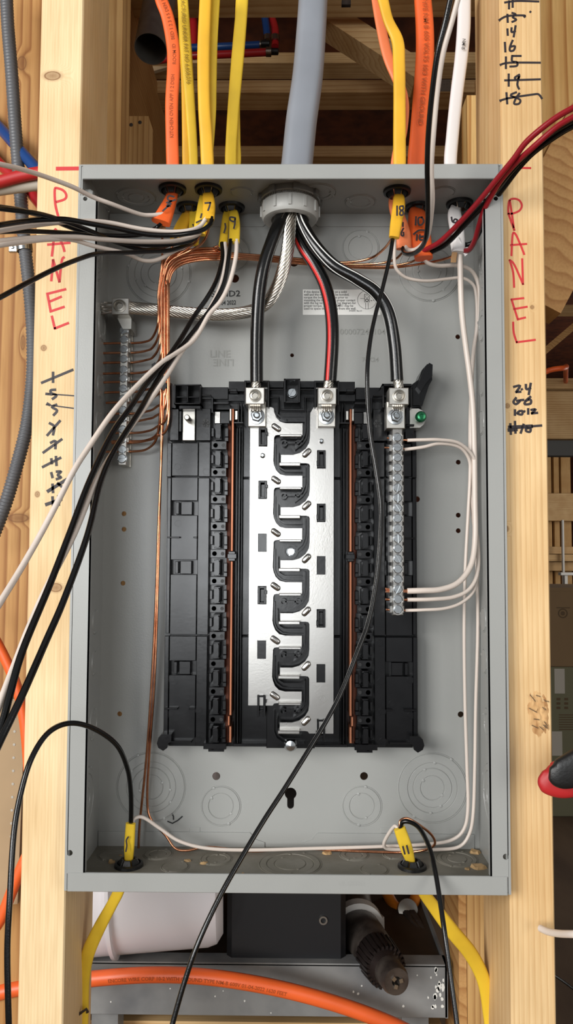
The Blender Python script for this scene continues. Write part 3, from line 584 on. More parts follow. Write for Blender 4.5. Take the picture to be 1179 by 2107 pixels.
for k in range(6):
    t = LT[k]; r = RT_[k]; b = MB()
    wall(b, [(628, t - 22), (628, t + 8), (627, t + 20), (622, t + 33), (612, t + 42)], 0.055, 0.069, 0.0012)      # guard round the tip of the left finger
    wall(b, [(633, t - 30), (633, t + 14), (630, t + 30), (622, t + 42), (606, t + 54)], 0.062, 0.069, 0.0012)
    wall(b, [(572, r - 8), (572, r + 18), (576, r + 27), (586, r + 33), (622, r + 33)], 0.055, 0.069, 0.0012)       # guard round the tip of the right finger
    wall(b, [(566, r - 24), (566, r + 20), (571, r + 32), (583, r + 41), (600, r + 43), (628, r + 43)], 0.062, 0.069, 0.0012)
    wall(b, [(585, t + 40), (615, t + 40)], 0.060, 0.069, 0.0014)
    b.build('finger_guard', 'black', CH)
    if k == 2: 
        x, z = XZ(599, 1135, 0.06); b = MB(); b.ring((x, 0.069, z), (0, -1, 0), 0.0048, 0.0066, 0.010, 24); b.build('screw_boss', 'black', CH); inst(SCREW, 'mounting_screw', CH, (x, 0.0628, z), (0, 0.4, 0))
    else:
        for u in (584, 614):
            x, z = XZ(u, t + 41, 0.06); b = MB(); b.ring((x, 0.069, z), (0, -1, 0), 0.0019, 0.0032, 0.009, 18); b.build('hollow_post', 'black', CH)
b = MB()
for r in ((577, 841, 629, 845, 0.060), (574, 858, 628, 869, 0.062)): x0, x1, z0, z1 = wr(*r[:4], r[4]); b.box(x0, x1, r[4], 0.069, z0, z1, 0.0004)
wall(b, [(568, 842), (570, 852), (577, 859), (590, 862)], 0.055, 0.069, 0.0014); b.build('spine_step', 'black', CH)
x, z = XZ(600, 1534, 0.06); b = MB(); b.lathe((x, 0.0685, z), (0, -1, 0), [(0.0062, 0), (0.0062, 0.006), (0.0045, 0.010), (0, 0.011)], 24); b.build('mounting_screw', 'zinc', CH)
# the two bus bars
YU = 0.058
def bus(name, pts, slots, label):
    hl = []
    for u, c in slots: q0, q1 = XZ(u - 9, c + 19, YU), XZ(u + 9, c - 19, YU); hl.append([(q0[0], q0[1]), (q1[0], q0[1]), (q1[0], q1[1]), (q0[0], q1[1])])
    o = plate([XZ(u, v, YU) for u, v in pts], hl, lambda a, c, d: (a, YU + d, c), 0.0026, name, 'tin', CH); o['label'] = label; return o
pl = [(514, 838), (557, 838)]
for t in LT: pl += [(562, t - 31), (563.5, t - 22), (568, t - 11), (576, t - 3), (588, t), (622, t), (622, t + 24), (571, t + 24), (566, t + 25), (563.5, t + 29)]
pl = pl[:-1] + [(563.5, 1452), (514, 1452)]
BL = bus('bus_bar', pl, [(540.5, c) for c in (900, 1008, 1117, 1225, 1337)], 'silvery bus bar with fingers, joined to the plain black cable')
pr = [(686.5, 838), (645, 838)]; pr_ = []
for t in RT_: pr_ += [(637.5, t - 38), (636, t - 25), (629, t - 13), (617, t - 4), (603, t), (578, t), (578, t + 17), (630, t + 17), (635, t + 18), (637.5, t + 22)]
pr = pr + [(638, 850)] + pr_[:-1] + [(637.5, 1509), (686.5, 1509)]
BR = bus('bus_bar', pr, [(661, c) for c in (945, 1055, 1163, 1272, 1385)], 'silvery bus bar with fingers, joined to the red-striped cable')
def blade(b, u0, u1, v0, v1):
    x0, x1, z0, z1 = wr(u0, v0, u1, v1, 0.050); b.box(x0, x1, 0.0490, YU + 0.001, z0, z1, 0.0005)
def dimple(u, v, ang, parent):
    x, z = XZ(u, v, YU); b = MB(); n, m = 16, 5; vs = []; L, Wd, H = 0.0052, 0.0028, 0.0020
    for j in range(m):
        a = j / (m - 1) * math.pi / 2
        for i in range(n):
            c = 2 * math.pi * i / n; rr = math.cos(a) if j < m - 1 else 0.02
            px = math.cos(c) * Wd * rr + (L - Wd) * (1 if math.cos(c) > 0 else -1) * (1 if abs(math.cos(c)) > 0.05 else 0); pz = math.sin(c) * Wd * rr
            vs.append((x + px * math.cos(ang) - pz * math.sin(ang), YU - 0.0002 - H * math.sin(a), z + px * math.sin(ang) + pz * math.cos(ang)))
    fs = [(j * n + i, j * n + (i + 1) % n, (j + 1) * n + (i + 1) % n, (j + 1) * n + i) for j in range(m - 1) for i in range(n)] + [tuple(range((m - 1) * n, m * n))]
    b.add(vs, fs); b.ring((x, YU, z), (0, -1, 0), 0.0, 0.0001, 0.0001, 6); b.build('embossed_dimple', 'tin', parent, 60)
for t in LT: b = MB(); blade(b, 575, 620.5, t + 23, t + 28); b.build('stab_blade', 'tin', BL); dimple(568, t + 9, -0.62, BL)
for t in RT_: b = MB(); blade(b, 574, 618, t + 16, t + 23); b.build('stab_blade', 'tin', BR); dimple(631, t - 4, 0.80, BR)
for u, v, par in ((540, 938, BL), (661, 908, BR)):
    x, z = XZ(u, v, YU); b = MB(); b.lathe((x, YU, z), (0, -1, 0), [(0.0024, 0), (0.0024, 0.0010), (0.0017, 0.0034), (0.0012, 0.004), (0, 0.004)], 16); b.build('rivet', 'zinc', par)
for u, lst in ((540.5, (900, 1008, 1225, 1448)), (661, (945, 1055, 1272, 1497))):
    for c in lst:
        b = MB(); d = 0 if c not in (1448, 1497) else 8
        for r in ((u - 8, c - 18, u - 4, c + 18 + d, 0.0545), (u + 4, c - 18, u + 8.5, c + 18 + d, 0.0545), (u - 8, c - 18, u + 8, c - 14, 0.055), (u - 8, c + 14, u + 8, c + 18, 0.056), (u - 4, c - 12, u + 4, c + 14, 0.062)):
            x0, x1, z0, z1 = wr(*r[:4], YU); b.box(x0, x1, r[4], 0.082, z0, z1, 0.0003)
        sg = 1 if u < 600 else -1
        x0, x1, z0, z1 = wr(u + sg * 8 - 2, c - 10 if sg > 0 else c + 4, u + sg * 8 + 2.5, c - 3 if sg > 0 else c + 14, YU); b.box(x0, x1, 0.0535, 0.057, z0, z1, 0.0003)
        b.build('retaining_hook', 'black', CH)
for u, lst in ((540.5, (1117, 1337)), (661, (1163, 1385))):
    for c in lst: b = MB(); x0, x1, z0, z1 = wr(u - 8.5, c - 18.5, u + 8.5, c + 18.5, YU); b.box(x0, x1, 0.0600, 0.082, z0, z1); b.build('slot_block', 'black', CH)
# lugs
def lug(parent, ub, label, y0=0.033, yb=0.051):
    x0, x1, z0, z1 = (P(ub[0], 815, y0).x, P(ub[1], 815, y0).x, P(600, 832, y0).z, P(600, 797, y0).z)
    b = MB(); b.box(x0, x1, y0, y0 + 0.023, z0, z1, 0.0006)
    xa, xb = P(ub[2], 857, yb).x, P(ub[3], 857, yb).x; za, zb = P(600, ub[4], yb).z, P(600, 826, yb).z
    b.box(xa, xb, yb, 0.058, za, zb, 0.0005); L = b.build('lug', 'lug', parent); L['label'] = label
    cx, cz = (x0 + x1) / 2, (z0 + z1) / 2
    b = MB(); b.lathe((cx, y0, cz), (0, -1, 0), [(0.0058, 0), (0.0058, 0.0012), (0.0050, 0.0014), (0.0046, 0.0004), (0.0038, 0.0008), (0.0029, 0.0010)], 24, False)
    b.lathe((cx, y0, cz), (0, -1, 0), [(0.0029, 0.0010), (0.0026, 0.0001), (0, 0.0001)], 6, False); b.build('set_screw', 'stamped', L)
    nx, nz = P((ub[2] + ub[3]) / 2, 857, yb).x, P(600, 857, yb).z
    b = MB(); b.lathe((nx, yb, nz), (0, -1, 0), [(0.0074, 0), (0.0072, 0.0009), (0.0055, 0.0012), (0, 0.0012)], 28); b.lathe((nx, yb - 0.001, nz), (0, -1, 0), [(0.0056, 0), (0.0056, 0.0034), (0.0048, 0.0042), (0, 0.0042)], 6)
    b.lathe((nx, yb - 0.004, nz), (0, -1, 0), [(0.0031, 0), (0.0031, 0.0030), (0.0025, 0.0036), (0.0018, 0.0026), (0, 0.0026)], 18); b.build('flange_nut', 'zinc', L)
    b = MB()
    for i in range(5):
        for j in range(2): xx = cx - 0.0038 + i * 0.0019; b.cyl((xx, y0 + 0.010 + j * 0.002, z0 + 0.001), (0, -0.15, -1), 0.0010, 0.0045 + 0.0012 * ((i + j) % 2), 8)
    b.build('strand_ends', 'strand', L); return L
lug(CH, (505, 544, 510.5, 547, 878), 'lug clamping the plain black cable'); lug(CH, (654, 692, 654, 690, 878), 'lug clamping the red-striped cable')
# terminals at the top corners
def terminal(b, s): pass
side('spare_lug_plate', 'lug', [(374, 846, 400, 907, 0.073, 0.082)])
x, z = XZ(389, 867, 0.073); b = MB(); b.lathe((x, 0.073, z), (0, -1, 0), [(0.0026, 0), (0.0026, 0.0195), (0.0020, 0.0205), (0, 0.0205)] , 16); b.build('stud_bolt', 'lug', CH)
side('terminal_wall', 'black', [(348, 842, 366, 907, 0.068, 0.086), (366, 846, 372, 889, 0.070, 0.086), (402, 841, 432, 907, 0.071, 0.086)], extra=discs([(356, 851, 0.068), (356, 898, 0.068), (421, 856, 0.071), (421, 897, 0.071)]))
def flower(b, s):
    x, z = XZ(422, 871, 0.0705)
    for i in range(6): a = i * math.pi / 3; b.cyl((mx(x, s) + 0.0026 * math.cos(a), 0.0710, z + 0.0026 * math.sin(a)), (0, -1, 0), 0.0016, 0.0004, 10)
side('punched_hole', 'rubber', [(420, 869, 424, 873, 0.0706, 0.072)], extra=flower)
# feet and arms at the corners
for s in (1, -1):
    b = MB(); pts = [XZ(u, v, 0.066) for u, v in ((333, 1541), (330, 1532), (333, 1520), (340, 1513), (359, 1513), (359, 1528), (353, 1531), (351, 1541), (343, 1547))]
    b.prism([(mx(x, s), z) for x, z in pts], 0.066, 0.0935); b.build('corner_foot', 'black', CH)
    arm = [(1200 - u, v) for u, v in ((843, 800), (850, 788), (864, 778), (872, 757), (883, 745), (892, 749), (893, 778), (886, 790), (872, 832), (843, 838))]
    b = MB(); b.prism([(mx(XZ(u, v, 0.060)[0], s), XZ(u, v, 0.060)[1]) for u, v in arm], 0.066, 0.0935)
    arm2 = [(1200 - u, v) for u, v in ((858, 796), (866, 776), (875, 757), (884, 747), (891, 751), (890, 774), (876, 790), (866, 806))]
    b.prism([(mx(XZ(u, v, 0.060)[0], s), XZ(u, v, 0.060)[1]) for u, v in arm2], 0.058, 0.067)
    b.build('latch_arm', 'black', CH)
b = MB()
for r in ((787, 789, 848, 794, 0.052), (787, 789, 791, 838, 0.052), (845, 800, 849, 838, 0.055), (836, 836, 842, 872, 0.056), (836, 872, 853, 876, 0.060), (787, 812, 848, 838, 0.068), (850, 790, 866, 834, 0.064)): x0, x1, z0, z1 = wr(*r[:4], r[4]); b.box(x0, x1, r[4], 0.086, z0, z1, 0.0003)
b.build('neutral_cradle', 'black', CH)
b = MB(); x0, x1, z0, z1 = wr(803, 884, 832, 1262, 0.0585); b.box(x0, x1, 0.0590, 0.078, z0, z1, 0.0004); b.build('bar_support', 'black', CH)
# bonding strap with its green screw
b = MB(); pts = [XZ(u, v, 0.066) for u, v in ((844, 840), (862, 840), (870, 844), (876, 852), (877, 862), (873, 872), (865, 879), (844, 880))]; b.prism(pts, 0.066, 0.0935)
BS = b.build('bonding_strap', 'lug', CH)
x, z = XZ(862, 862, 0.066); b = MB(); b.cyl((x, 0.0665, z), (0, -1, 0), 0.0030, 0.012, 16); b.lathe((x, 0.0555, z), (0, -1, 0), [(0.0050, 0), (0.0052, 0.001), (0.0050, 0.004), (0.0036, 0.0058), (0.0020, 0.0062), (0.0018, 0.0050), (0, 0.0050)], 20)
b.build('bonding_screw', 'green', BS)['label'] = 'green bonding screw'

# ------------------------------------------------------------------ neutral bar
NB = thing('neutral_bar', 'silver neutral bar with a column of screws, mounted on the black chassis', 'terminal bar', (0.10, 0.052, -0.1))
yN = 0.046
b = MB(); x0, x1, z0, z1 = P(807, 1070, yN).x, P(829, 1070, yN).x, P(600, 1265, yN).z, P(600, 878, yN).z; b.box(x0, x1, yN, 0.0588, z0, z1, 0.0008)
zs = [P(600, 899.5 + 20.8 * i, yN).z for i in range(18)]
for zz in zs:
    b.box(x0 - 0.0024, x0 + 0.0002, yN + 0.0018, 0.0588, zz - 0.0032, zz + 0.0032, 0.0004); b.box(x1 - 0.0002, x1 + 0.0012, yN + 0.0030, 0.0588, zz - 0.0032, zz + 0.0032, 0.0004)
for zz in zs: b.ring(((x0 + x1) / 2, yN, zz), (0, -1, 0), 0.0044, 0.0049, 0.0009, 20)
b.build('bar_body', 'tin', NB)
rng = random.Random(3)
for zz in zs: inst(SCREW, 'screw', NB, ((x0 + x1) / 2, yN, zz), (0, rng.uniform(0, 3.1), 0))
LG = lug(NB, (801, 841, 795, 833, 881), 'lug clamping the white-striped cable', 0.033, 0.0425)

# ------------------------------------------------------------------ ground bar
GB = thing('ground_bar', 'narrow steel ground bar screwed beside the copper wire bundle', 'terminal bar', (-0.145, 0.09, -0.03))
yG = 0.074
b = MB(); gx0, gx1 = P(246, 800, yG).x, P(262, 800, yG).x; z0, z1 = P(250, 957, yG).z, P(250, 640, yG).z; b.box(gx0, gx1, yG, 0.0938, z0, z1, 0.0005)
gv = [699, 719, 739, 761, 779, 800, 821, 844, 861, 884, 904, 925]; gz = [P(250, v, yG).z for v in gv]
b.build('bar_body', 'lug', GB)
b = MB(); b.box(gx1, gx1 + 0.0008, 0.0905, 0.0937, z0, z1)
for zz in gz: b.box(gx1 - 0.0002, gx1 + 0.0014, yG + 0.003, 0.088, zz - 0.0022, zz + 0.0022, 0.0003)
b.build('side_tab', 'lug', GB)
for zz in gz: inst(SCREW, 'screw', GB, ((gx0 + gx1) / 2, yG, zz), (0, rng.uniform(0, 3.1), 0))
for v in (680, 944): inst(BIGSCREW, 'mounting_screw', GB, ((gx0 + gx1) / 2, yG, P(250, v, yG).z), (0, 0.5 if v < 800 else 1.4, 0))
inst(SCREW, 'screw', GB, ((gx0 + gx1) / 2, yG + 0.0005, P(250, 661, yG).z), (0, 1.0, 0))
yL = 0.056; b = MB(); x0, x1, z0, z1 = P(230, 630, yL).x, P(265, 630, yL).x, P(250, 647, yL).z, P(250, 613, yL).z; b.box(x0, x1, yL, yL + 0.022, z0, z1, 0.0006)
b.prism([(x0 + 0.002, z0 + 0.001), (x1, z0 + 0.001), (x1, z0 - 0.010), (x1 - 0.008, z0 - 0.010)], yL + 0.012, 0.0935); GL = b.build('lug', 'lug', GB)
b = MB(); c = ((x0 + x1) / 2 - 0.0005, yL, (z0 + z1) / 2); b.lathe(c, (0, -1, 0), [(0.0062, 0), (0.0062, 0.0010), (0.0054, 0.0012), (0.0050, 0.0004), (0.0040, 0.0008), (0.0030, 0.0010)], 24, False); b.lathe(c, (0, -1, 0), [(0.0030, 0.0010), (0.0027, 0.0001), (0, 0.0001)], 6, False); b.build('set_screw', 'stamped', GL)

# ------------------------------------------------------------------ cables and wires
def PX(pts): return [P(u, v, y) for u, v, y in pts]
def bushing(x, y, up, label):
    n = -1 if up else 1; z = (ZT - TH) if up else (-ZT + TH)
    t = thing('cable_bushing', label, 'bushing', (x, y, z))
    b = MB(); b.lathe((x, y, z + n * 0.0001), (0, 0, n), [(0.0098, -0.004), (0.0114, -0.004), (0.0114, 0.0), (0.0128, 0.0), (0.0124, 0.0022), (0.0104, 0.0030), (0.0098, 0.0020), (0.0098, -0.004)], 28, False); b.build('collar', 'rubber', t)
    for i in range(6):
        a = i * math.pi / 3 + 0.5; d = Vector((math.cos(a), math.sin(a), 0)); q = Vector((-d.y, d.x, 0)); vs = []
        for h, r0, r1, w_ in ((-0.003, 0.0080, 0.0097, 0.0042), (0.0025, 0.0066, 0.0088, 0.0036), (0.0065, 0.0050, 0.0066, 0.0024)):
            for r in (r0, r1):
                for sg in (-1, 1): vs.append(Vector((x, y, z)) + d * r + q * (sg * w_) + Vector((0, 0, n * h)))
        fs = [(0, 1, 3, 2), (8, 10, 11, 9)]
        for l in (0, 4): fs += [(l, l + 4, l + 5, l + 1), (l + 2, l + 3, l + 7, l + 6), (l, l + 2, l + 6, l + 4), (l + 1, l + 5, l + 7, l + 3)]
        b = MB(); b.add(vs, fs); b.build('flap', 'rubber', t)
    return t
def jacket(parent, pts, ratio, m, name='jacket', n=14, sub=8):
    """sheath of a cable through photo points (u, v, depth, width in pixels)"""
    rows = []
    for u, v, y, wpx in pts: p = P(u, v, y); hw = wpx / 2 * (y - CAM.y) / F; rows.append((p.x, p.y, p.z, hw, max(0.0018, hw * ratio)))
    rows = catmull(rows, sub); b = MB(); b.sweep([(Vector(r[:3]), max(r[3], 0.001), max(r[4], 0.001)) for r in rows], n, True)
    o = b.build(name, m, parent, 60); return o, [Vector(r[:3]) for r in rows], rows
def wire(parent, name, m, pts, r=0.0018, n=9, sub=7):
    b = MB(); b.tube(PX(pts), r, n, sub); return b.build(name, m, parent, 60)
def pr(parent, name, m, body, size, path, s0, lift, up=False, shift=0.0):
    b = MB(); text_path(b, body, size, path, s0, lift, shift, up); return b.build(name, m, parent)
def ink(parent, lines, y, wd=0.0016, m='marker', scale=1.0, org=(0, 0)): return strokes(lines, scale, org, y, wd, parent, 'marker_number', m)
RC = 0.00115     # bare copper
def ground(parent, k, top, drop=0.0):
    """bare copper: from screw k of the ground bar, round into the bundle, up to the points of `top`"""
    v = gv[k] + 7; ub = 326 + k * 2.1; yb = 0.060 + 0.0012 * (k % 3)
    st = [(200 + (k * 37) % 34, v + 1, 0.082), (240, v, 0.082), (272, v, 0.082), (300, v - 3 - k % 3, 0.078), (314 + k * 0.8, v - 12, 0.070), (ub - 1, v - 40, yb)]
    if v - 60 > 600: st += [(ub, (v - 40 + 585) / 2, yb)]
    st += [(ub, 600, yb)] + top
    o = wire(parent, 'ground_wire', 'copper', st, RC, 8, 6); return o
def arc(lane, end):   # the bundle bending from vertical into the run along the top
    ub = 326 + (lane + 5) * 2.1; vv = 511 + lane * 4.6; yy = 0.060 + 0.0012 * (lane % 3)
    return [(ub + 1, vv + 48, yy), (ub + 8, vv + 26, yy), (ub + 28, vv + 10, yy), (ub + 62, vv + 2, yy), (446, vv, 0.063)] + end
yA, yB_ = TOPB[0][1], TOPB[1][1]

# orange cable over the left corner
bushing(*TOPB[0], True, 'black plastic bushing round the orange cable above the ground bar')
C1 = thing('nonmetallic_cable', 'flat orange cable next to yellow ones, end marked in black, above the ground bar', 'cable', (TOPB[0][0], yA, ZT))
J, pa, _ = jacket(C1, [(327, -30, yA, 27), (332, 0, yA, 27), (345, 36, yA, 27), (356, 95, yA, 28), (357, 145, yA, 28), (353.5, 210, yA, 28), (354, 285, yA, 27), (355.5, 345, yA, 27), (355, 388, yA, 24), (352, 408, yA - 0.004, 26), (341, 436, yA - 0.012, 35), (331, 458, yA - 0.016, 42)], 0.42, 'orange')
pr(J, 'printed_text', 'brownprint', 'ROOM ID   BED 1 2 3 4 5 DEN 1 2 LR UTILITY OTHER', 0.0046, pa, 0.080, 0.0028, True, -0.001)
pr(J, 'printed_text', 'brownprint', 'KITCHEN OVEN APP 1 2 DISH', 0.0046, pa, 0.150, 0.0028, True)
ink(J, [[(358, 405), (348, 403), (345, 410), (353, 414)], [(361, 411), (343, 417)], [(352, 414), (343, 424), (350, 424)], [(352, 419), (335, 434)]], 0.0205)
wire(C1, 'white_wire', 'wwhite', [(338, 440, .026), (310, 443, 0.02), (285, 440, 0.012), (230, 420, -0.01), (190, 405, -.022), (150, 385, -.04), (100, 366, -.06), (50, 350, -.085), (0, 338, -.11), (-30, 331, -.12)], 0.0019)
wire(C1, 'black_wire', 'wblack', [(332, 458, .026), (320, 470, 0.03), (290, 483, .02), (230, 485, 0.0), (190, 480, -.015), (150, 470, -.03), (100, 450, -.05), (50, 434, -.075), (0, 426, -.10), (-30, 424, -.11)], 0.0019)
b = MB(); b.sweep([(v, 0.003, 0.0009) for v in PX([(335, 455, 0.03), (334, 470, 0.034), (332, 482, 0.036)])], 8, True); b.build('kraft_paper_filler', 'paper', C1)
ground(C1, 0, [(333, 545, 0.058), (334, 500, 0.046), (334, 470, 0.034)])

# pair of yellow cables behind
bushing(*TOPB[1], True, 'black plastic bushing round the two rearmost yellow cables by the orange one')
y2 = 0.0774
C2 = thing('nonmetallic_cable', 'yellow cable with printed patent text, next to the flat orange cable', 'cable', (TOPB[1][0], y2, ZT))
J, pa, _ = jacket(C2, [(373, -30, y2, 23), (376, 0, y2, 23), (383, 107, y2, 25), (390, 200, y2, 22), (396, 290, y2, 20), (398, 345, y2, 19), (397, 425, y2, 16), (400, 455, y2 - 0.008, 22), (399, 480, y2 - 0.016, 24), (397, 503, y2 - 0.024, 24)], 0.4, 'yellow')
pr(J, 'printed_text', 'yprint', 'MANUFACTURED UNDER PAT NO 6,658,576', 0.0052, pa, 0.0, 0.0034)
ink(J, [[(397, 462), (400, 470), (393, 475)], [(383, 490), (372, 497)]], 0.054)
wire(C2, 'black_wire', 'wblack', [(398, 500, .056), (388, 503, .045), (350, 515, 0.025), (300, 518, 0.005), (250, 520, -.015), (200, 522, -.04), (165, 532, -.055), (120, 550, -.075), (60, 580, -.10), (0, 612, -.125), (-30, 627, -.14)], 0.0019)
wire(C2, 'white_wire', 'wwhite', [(400, 500, .055), (385, 505, .048), (360, 516, 0.035), (325, 534, 0.025), (295, 536, 0.015), (257, 521, 0.0), (196, 507, -.02), (150, 494, -.035), (100, 493, -.06), (50, 498, -.085), (0, 505, -.11), (-30, 509, -.12)], 0.0018)
ground(C2, 1, [(336, 552, .060), (352, 525, 0.058), (375, 510, 0.055), (398, 500, 0.054)])
C3 = thing('nonmetallic_cable', 'yellow cable partly hidden behind the one with patent text', 'cable', (TOPB[1][0] - 0.006, y2 + 0.006, ZT))
J, pa, _ = jacket(C3, [(374, -30, y2 + .008, 18), (376, 60, y2 + .008, 18), (381, 160, y2 + .007, 18), (383, 260, y2 + .006, 18), (384, 345, y2 + .006, 18), (386, 425, y2 + .004, 15), (382, 448, y2 - .002, 24), (373, 470, y2 - .008, 30), (365, 493, y2 - .014, 32)], 0.4, 'amber')
ink(J, [[(371, 492), (370, 486), (364, 476)]], 0.058)
wire(C3, 'black_wire', 'wblack', [(362, 492, .062), (345, 505, .05), (320, 512, .035), (290, 513, .02), (240, 499, 0.0), (190, 477, -.03), (140, 458, -.055), (80, 440, -.085), (0, 429, -.115), (-30, 426, -.13)], 0.0019)
ground(C3, 2, [(334, 560, .060), (338, 535, .062), (350, 515, .064), (363, 493, .063)])

# yellow pair, the front one marked 7
bushing(*TOPB[2], True, 'black plastic bushing round the deep yellow cable marked seven')
y3 = 0.0413
C4 = thing('nonmetallic_cable', 'deep yellow cable whose cut end is marked seven, between other yellow cables', 'cable', (TOPB[2][0], y3, ZT))
J, pa, _ = jacket(C4, [(424, -30, y3, 26), (423, 0, y3, 26), (419, 107, y3, 27), (420, 214, y3, 26), (424, 280, y3, 27), (427, 345, y3, 27), (426, 388, y3, 16), (428, 404, y3 - .006, 24), (430, 425, y3 - .012, 27), (429, 453, y3 - .018, 25)], 0.42, 'amber')
ink(J, [[(422, 418), (433, 417)], [(433, 417), (431, 425), (428, 433)]], 0.0188)
wire(C4, 'black_wire', 'wblack', [(436, 448, .024), (432, 462, 0.02), (415, 474, 0.014), (390, 480, 0.006), (350, 484, -.002), (300, 482, -.014), (240, 470, -.03), (190, 461, -.045), (140, 452, -.06), (110, 451, -.07), (60, 454, -.085), (0, 463, -.11), (-30, 468, -.12)], 0.0021)
wire(C4, 'white_wire', 'wwhite', [(424, 448, .024), (412, 465, .02), (390, 474, 0.012), (350, 477, 0.004), (290, 471, -.008), (230, 459, -.022), (190, 455, -.034), (150, 456, -.048), (100, 460, -.06), (50, 467, -.08), (0, 475, -.10), (-30, 480, -.11)], 0.0019)
ground(C4, 3, [(340, 560, .060), (354, 535, .058), (390, 517, .055), (416, 500, .048), (427, 480, .036), (430, 455, .026)])
C5 = thing('nonmetallic_cable', 'yellow cable tucked behind the deep yellow one marked seven', 'cable', (TOPB[2][0] + 0.004, y3 + 0.008, ZT))
J, pa, _ = jacket(C5, [(443, -30, y3 + .010, 22), (442, 0, y3 + .010, 22), (437, 90, y3 + .010, 22), (434, 180, y3 + .010, 24), (434, 230, y3 + .010, 22), (430, 300, y3 + .008, 20), (424, 345, y3 + .007, 20), (423, 388, y3 + .004, 14), (417, 410, y3 + .002, 16), (414, 440, y3, 22), (414, 464, y3 - .002, 30), (410, 482, y3 - .004, 28)], 0.42, 'yellow')
ink(J, [[(415, 440), (413, 448)], [(404, 458), (415, 453)]], 0.034)
wire(C5, 'white_wire', 'wwhite', [(412, 478, .036), (400, 486, .03), (370, 494, .022), (340, 497, .014), (280, 497, 0.0), (220, 493, -.018), (160, 488, -.036), (110, 488, -.055), (50, 491, -.08), (0, 496, -.10), (-30, 499, -.11)], 0.0020)
wire(C5, 'black_wire', 'wblack', [(408, 482, .04), (395, 494, .036), (350, 503, .026), (300, 504, .014), (240, 497, -.004), (180, 484, -.026), (130, 479, -.042), (60, 476, -.072), (0, 477, -.095), (-30, 477, -.105)], 0.0019)
ground(C5, 4, [(342, 558, .062), (358, 532, .062), (385, 512, .058), (405, 495, .05), (412, 480, .042)])

# yellow pair marked 9 and 1
bushing(*TOPB[3], True, 'black plastic bushing nearest the cable connector, round the yellow cable marked nine')
y4 = 0.0774
C6 = thing('nonmetallic_cable', 'bright yellow cable whose cut end is marked nine, nearest the thick grey cable', 'cable', (TOPB[3][0], y4, ZT))
J, pa, _ = jacket(C6, [(500, -30, y4, 24), (499, 0, y4, 25), (490, 107, y4, 27), (481, 214, y4, 25), (476, 290, y4, 24), (475, 345, y4, 24), (478, 425, y4, 14), (481, 440, y4 - .010, 20), (483, 465, y4 - .020, 23), (482, 499, y4 - .032, 23)], 0.42, 'yellow')
ink(J, [[(483, 448), (474, 447), (474, 453), (482, 456), (484, 448)], [(484, 450), (483, 462), (481, 470)]], 0.0495)
wire(C6, 'black_wire', 'wblack', [(475, 494, .046), (472, 520, .04), (462, 580, .03), (440, 625, .02), (414, 662, .008), (378, 708, -.01), (343, 753, -.03), (312, 802, -.05), (287, 845, -.07), (236, 926, -.10), (207, 992, -.12), (180, 1100, -.15), (133, 1230, -.18), (95, 1318, -.20), (47, 1427, -.225), (0, 1525, -.24), (-25, 1580, -.25)], 0.0021)
wire(C6, 'white_wire', 'wwhite', [(487, 494, .046), (485, 530, .040), (473, 580, .03), (455, 618, .02), (429, 649, .012), (396, 702, -.005), (333, 746, -.035), (282, 794, -.06), (231, 850, -.09), (180, 924, -.115), (152, 968, -.13), (120, 1030, -.145), (83, 1100, -.16), (40, 1175, -.18), (0, 1240, -.2), (-25, 1280, -.21)], 0.0020)
ground(C6, 5, arc(0, [(452, 517, .060), (466, 508, .055), (474, 498, .050)]))
C7 = thing('nonmetallic_cable', 'yellow cable just behind the bright one marked nine', 'cable', (TOPB[3][0] - 0.005, y4 + 0.006, ZT))
J, pa, _ = jacket(C7, [(496, -30, y4 + .010, 20), (492, 60, y4 + .010, 20), (486, 160, y4 + .010, 20), (484, 220, y4 + .009, 20), (485, 290, y4 + .008, 20), (485, 345, y4 + .007, 20), (470, 425, y4 + .002, 14), (465, 448, y4 - .006, 16), (462, 475, y4 - .016, 18), (459, 506, y4 - .026, 19)], 0.42, 'yellow')
ink(J, [[(463, 460), (464, 468), (461, 479)]], 0.055)
wire(C7, 'black_wire', 'wblack', [(457, 500, .05), (458, 530, .044), (447, 573, .034), (428, 610, .022), (401, 649, .012), (370, 700, -.012), (338, 746, -.032), (302, 789, -.052), (269, 837, -.075), (231, 891, -.095), (185, 987, -.125), (142, 1100, -.155), (102, 1204, -.18), (47, 1337, -.21), (20, 1430, -.225), (0, 1508, -.235), (-20, 1580, -.245)], 0.0021)
wire(C7, 'white_wire', 'wwhite', [(463, 500, .05), (464, 535, .044), (454, 585, .034), (432, 635, .02), (405, 680, .004), (373, 725, -.014), (338, 781, -.038), (292, 847, -.066), (244, 914, -.092), (198, 990, -.118), (152, 1100, -.15), (95, 1211, -.18), (60, 1290, -.195), (36, 1352, -.205), (0, 1446, -.225), (-20, 1500, -.235)], 0.0020)
ground(C7, 6, arc(1, [(440, 510, .058), (452, 505, .055), (456, 500, .052)]))

